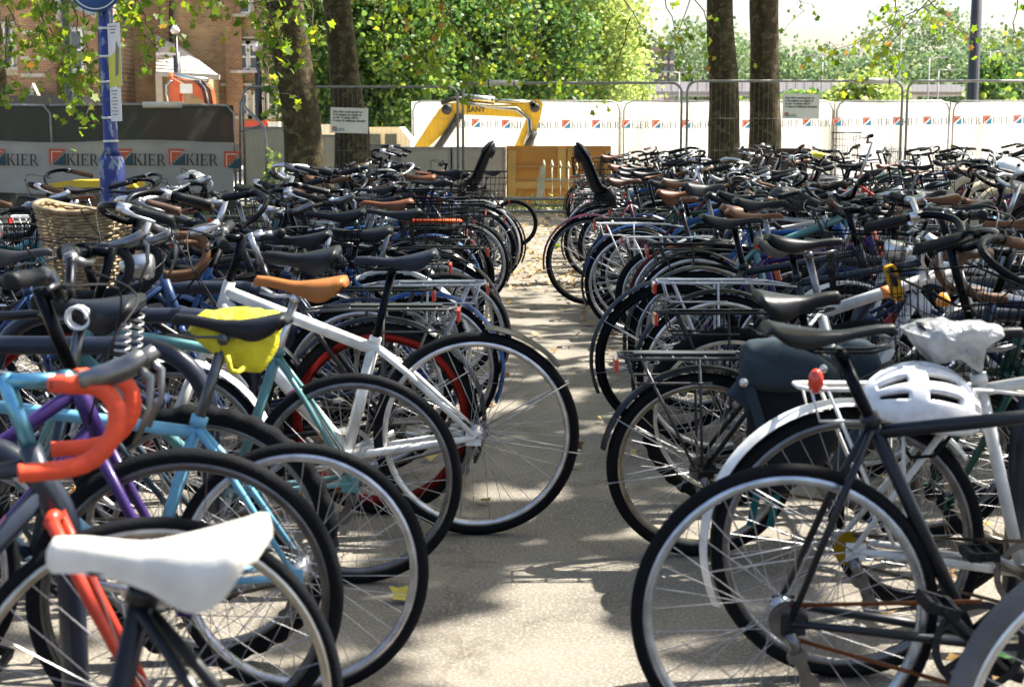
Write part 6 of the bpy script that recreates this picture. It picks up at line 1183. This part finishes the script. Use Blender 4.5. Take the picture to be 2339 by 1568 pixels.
# yellow lock and amber reflector on the silver bicycle
fl = thing('folding_lock', 'yellow folding lock with black stripe hanging beneath a black saddle', 'lock', at(2042, 645, 4.85)); fl.rotation_euler = (0, R(-18), 0)
def rbox(x, y, z, m, col, nm, parent, M=None, k=0.3):
    b = MB(); rows = []; pts = []
    r_ = min(x, z) * k
    for cx, cz, a0 in ((x / 2 - r_, z / 2 - r_, 0), (-x / 2 + r_, z / 2 - r_, 90), (-x / 2 + r_, -z / 2 + r_, 180), (x / 2 - r_, -z / 2 + r_, 270)):
        for q in range(5): a = R(a0 + 22.5 * q); pts.append((cx + r_ * math.cos(a), cz + r_ * math.sin(a)))
    b.prism(pts, -y / 2, y / 2); return obj(nm, b.mesh(nm, m), parent, col, M)
rbox(0.038, 0.03, 0.125, PLAST, (0.62, 0.28, 0.012), 'case', fl); rbox(0.016, 0.01, 0.07, PLAST, BLK, 'stripe', fl, Matrix.Translation((0, -0.018, 0.022)), 0.45); rbox(0.012, 0.006, 0.01, PLAST, (0.6, 0.1, 0.03), 'button', fl, Matrix.Translation((0, -0.026, 0.03))); rbox(0.01, 0.006, 0.006, PLAST, BLK, 'keyhole', fl, Matrix.Translation((0, -0.018, -0.05)))
sp = RB['silver']
b = MB(); b.lathe([(0.001, -0.02), (0.022, -0.016), (0.027, 0), (0.022, 0.01), (0.012, 0.03), (0.001, 0.03)], 14, closed=False); o = obj('amber_reflector', b.mesh('refl', GLOSSP), sp['obj'], (0.75, 0.28, 0.01)); o.matrix_basis = sp['M'].inverted() @ Matrix.Translation(at(2155, 688, 4.9)) @ Matrix.Rotation(R(90), 4, 'X')
G = sp['G']; h2 = G['HT'] - U * 0.03; e = G['BB'] + G['SD'] * ((G['ST'] - G['BB']).length - 0.03)
b = MB(); b.tube([h2.lerp(e, 0.5), h2.lerp(e, 0.56)], 0.0218, 14); obj('frame_band', b.mesh('band', PAINT), sp['obj'], (0.62, 0.2, 0.05))
# lettering on the white down tube
sp = LB['white']; G = sp['G']; h1 = G['HB'] + U * 0.035; d = (G['BB'] - h1).normalized(); xm = d; zm = Vector((0, 1, 0)); ym = zm.cross(xm)
Mx = Matrix((xm, ym, zm)).transposed().to_4x4(); me = text_mesh('EXC', 0.052, INK, 0.0012); obj('lettering', me, sp['obj'], M=Matrix.Translation(h1.lerp(G['BB'], 0.24) + Vector((0, 0.0325, 0)) - ym * 0.018) @ Mx)
b = MB(); b.tube([h1.lerp(G['BB'], 0.56), h1.lerp(G['BB'], 0.62)], 0.0315, 14); obj('frame_band', b.mesh('band', PAINT), sp['obj'], (0.4, 0.12, 0.25))
# white coiled cable under the sprung saddle
b = MB(); c = at(187, 722, 3.42); b.tube([c + Vector((0.027 * math.cos(k * .5) * (1 + .02 * (k % 3)), -0.05 + 0.0022 * k, 0.027 * math.sin(k * .5))) for k in range(46)] + [at(230, 735, 3.45), at(300, 742, 3.45)], 0.0045, 6); tag(obj('coil_cable', b.mesh('cable', GLOSSP), None, (0.7, 0.72, 0.76)), 'white coiled cable lock hanging below the sprung saddle', 'lock')
# orange lock lying in the rear basket
sp = LB['wire_basket']; c = W(sp, (-0.08, 0, 0.84)); b = MB(); b.tube([c + Vector((-0.14, 0.03, 0)), c + Vector((0.1, 0.03, 0.0)), c + Vector((0.13, 0, 0)), c + Vector((0.1, -0.04, 0.0)), c + Vector((-0.14, -0.04, 0))], 0.011, 8); lk = thing('lock_in_basket', 'orange shackle lock lying in the black wire rear basket', 'lock'); obj('shackle', b.mesh('shackle', PLAST), lk, (0.6, 0.1, 0.02)); b = MB(); b.tube([c + Vector((-0.15, -0.07, 0)), c + Vector((-0.15, 0.07, 0))], 0.019, 10); obj('barrel', b.mesh('barrel', PLAST), lk, (0.5, 0.08, 0.02))
soft('saddle_cover', 'baggy black cover pulled over a saddle in the right row', 'saddle cover', [(1752, 452), (1775, 428), (1830, 432), (1872, 446), (1890, 462), (1850, 478), (1800, 480), (1765, 474)], 8.9, 0.24, BCOV, None, 31, 0.01)
near(LB, 'bagged', 'navy bicycle with a plastic bag over its handlebars in front of the banner', x=-1.5, y=10.6, head=180, frame='step', fc=NAVYC, r=0.34, a=0.018, sz=0.92, bar='flat', zb=0.99, lean=2, group='bicycles in the second row on the left', hi=False)
q = W(LB['bagged'], LB['bagged']['C'] + Vector((0.03, 0, 0))); vx_ = 1170 + FPX * q.x / (q.y * CP); soft('plastic_bag', 'crumpled clear plastic bag on handlebars in front of the netting', 'bag', [(vx_ - 28, 404), (vx_ - 12, 394), (vx_ + 14, 396), (vx_ + 27, 406), (vx_ + 18, 424), (vx_ - 4, 432), (vx_ - 22, 420)], q.y, 0.3, POLY, None, 33, 0.018)
soft('yellow_saddle_cover', 'yellow green saddle cover near the right hand fence', 'saddle cover', [(1845, 350), (1860, 346), (1888, 352), (1888, 360), (1868, 366), (1850, 360)], 17.0, 0.18, YBAG, None, 34, 0.004)
hm2 = thing('skate_helmet', 'white helmet with black holes among handlebars at the right edge', 'helmet', at(2308, 400, 9.5)); hm2.rotation_euler = (R(35), R(35), R(20))
me2, HV2 = helmet(None, 0, 1.0, False); obj('shell', me2, hm2, (0.8, 0.8, 0.82))
for x, a_ in ((-0.05, 60), (0.0, 70), (0.05, 60), (-0.03, 110), (0.03, 110)): b = MB(); p = Vector((x, -0.1 * math.cos(R(a_)), 0.112 * math.sin(R(a_)))) * 0.99; b.lathe([(0.001, -0.003), (0.012, -0.003), (0.012, 0.003), (0.001, 0.003)], 12, closed=False); obj('vent_hole', b.mesh('hole', CLOTH), hm2, BLK, Matrix.Translation(p) @ Vector((0, 1, 0)).rotation_difference(p.normalized()).to_matrix().to_4x4())
# bicycle by the fence
near(RB, 'fence_red', 'orange red bicycle with a silver wire basket in front of the white hoarding', x=xat(1905, 14.0, .34), y=14.0, head=180, end='front', frame='step', fc=(0.45, 0.05, 0.03), r=0.34, a=0.022, tc=(0.12, 0.1, 0.08), rc=SIL, basket=(0.16, 0.12, 0.09), bar='riser', bc=SIL, zb=1.22, bz=-0.16, sz=0.98, lean=1, yaw=-14, group='bicycles in the third row on the right', hi=False, mg=(0.4, 0.05, 0.06), mgf=False)
# cream painted taller hoops
CREAM = mat('cream_hoop', (0.42, 0.37, 0.26), 0.6, 0, 0.5, 9, col2=(0.3, 0.26, 0.18)); CS = stand_mesh(CREAM)
for k, (v, y, Y) in enumerate(((2270, 408, 12.6), (2310, 420, 11.6), (2350, 432, 10.8))):
    p = at(v, y, Y); t = thing('cream_hoop_stand', 'cream painted hoop stand at the right edge, %s from the camera' % ['third', 'second', 'nearest'][k], 'bicycle stand', (p.x, Y, 0), R(10), 'cream hoop stands'); o = obj('hoop', CS, t); o.scale = (1, 1.5, p.z / 0.74)
# grit bin in front of the netting
GB = mat('grit_bin_yellow', (0.62, 0.42, 0.02), 0.5, 0, 0.2, 4); gp = at(225, 470, 21.0); t = thing('grit_bin', 'yellow lidded grit bin behind the bicycles below the printed banner', 'bin', (gp.x, 21.0, 0))
b = MB(); b.prism([(-0.55, 0.02), (0.55, 0.02), (0.62, 0.5), (-0.62, 0.5)], -0.3, 0.3); obj('body', b.mesh('body', mat('brown_bin', (0.12, 0.07, 0.035), 0.6)), t)
b = MB(); b.prism([(-0.66, 0.5), (0.66, 0.5), (0.6, 0.56), (0.3, 0.6), (-0.3, 0.6), (-0.6, 0.56)], -0.33, 0.33); obj('lid', b.mesh('lid', GB), t)

# painted bands on some of the nearest frames
for d_, nm, col, u0, u1 in ((LB, 'orange_bars', (0.6, 0.09, 0.02), 0.42, 0.6), (LB, 'light_blue', (0.7, 0.7, 0.68), 0.3, 0.5), (LB, 'teal', (0.02, 0.05, 0.06), 0.3, 0.55), (LB, 'spring', (0.6, 0.6, 0.6), 0.35, 0.55), (LB, 'purple', (0.45, 0.12, 0.25), 0.45, 0.7), (RB, 'chrome_rack', (0.4, 0.03, 0.02), 0.3, 0.45), (RB, 'black', (0.12, 0.14, 0.17), 0.35, 0.6), (RB, 'corner', (0.5, 0.5, 0.52), 0.3, 0.5)):
    G = d_[nm]['G']; h1 = G['HB'] + U * 0.035; b = MB(); b.tube([h1.lerp(G['BB'], u0), h1.lerp(G['BB'], u1)], 0.0182, 14, caps=False); obj('frame_band', b.mesh('band', PAINT), d_[nm]['obj'], col)
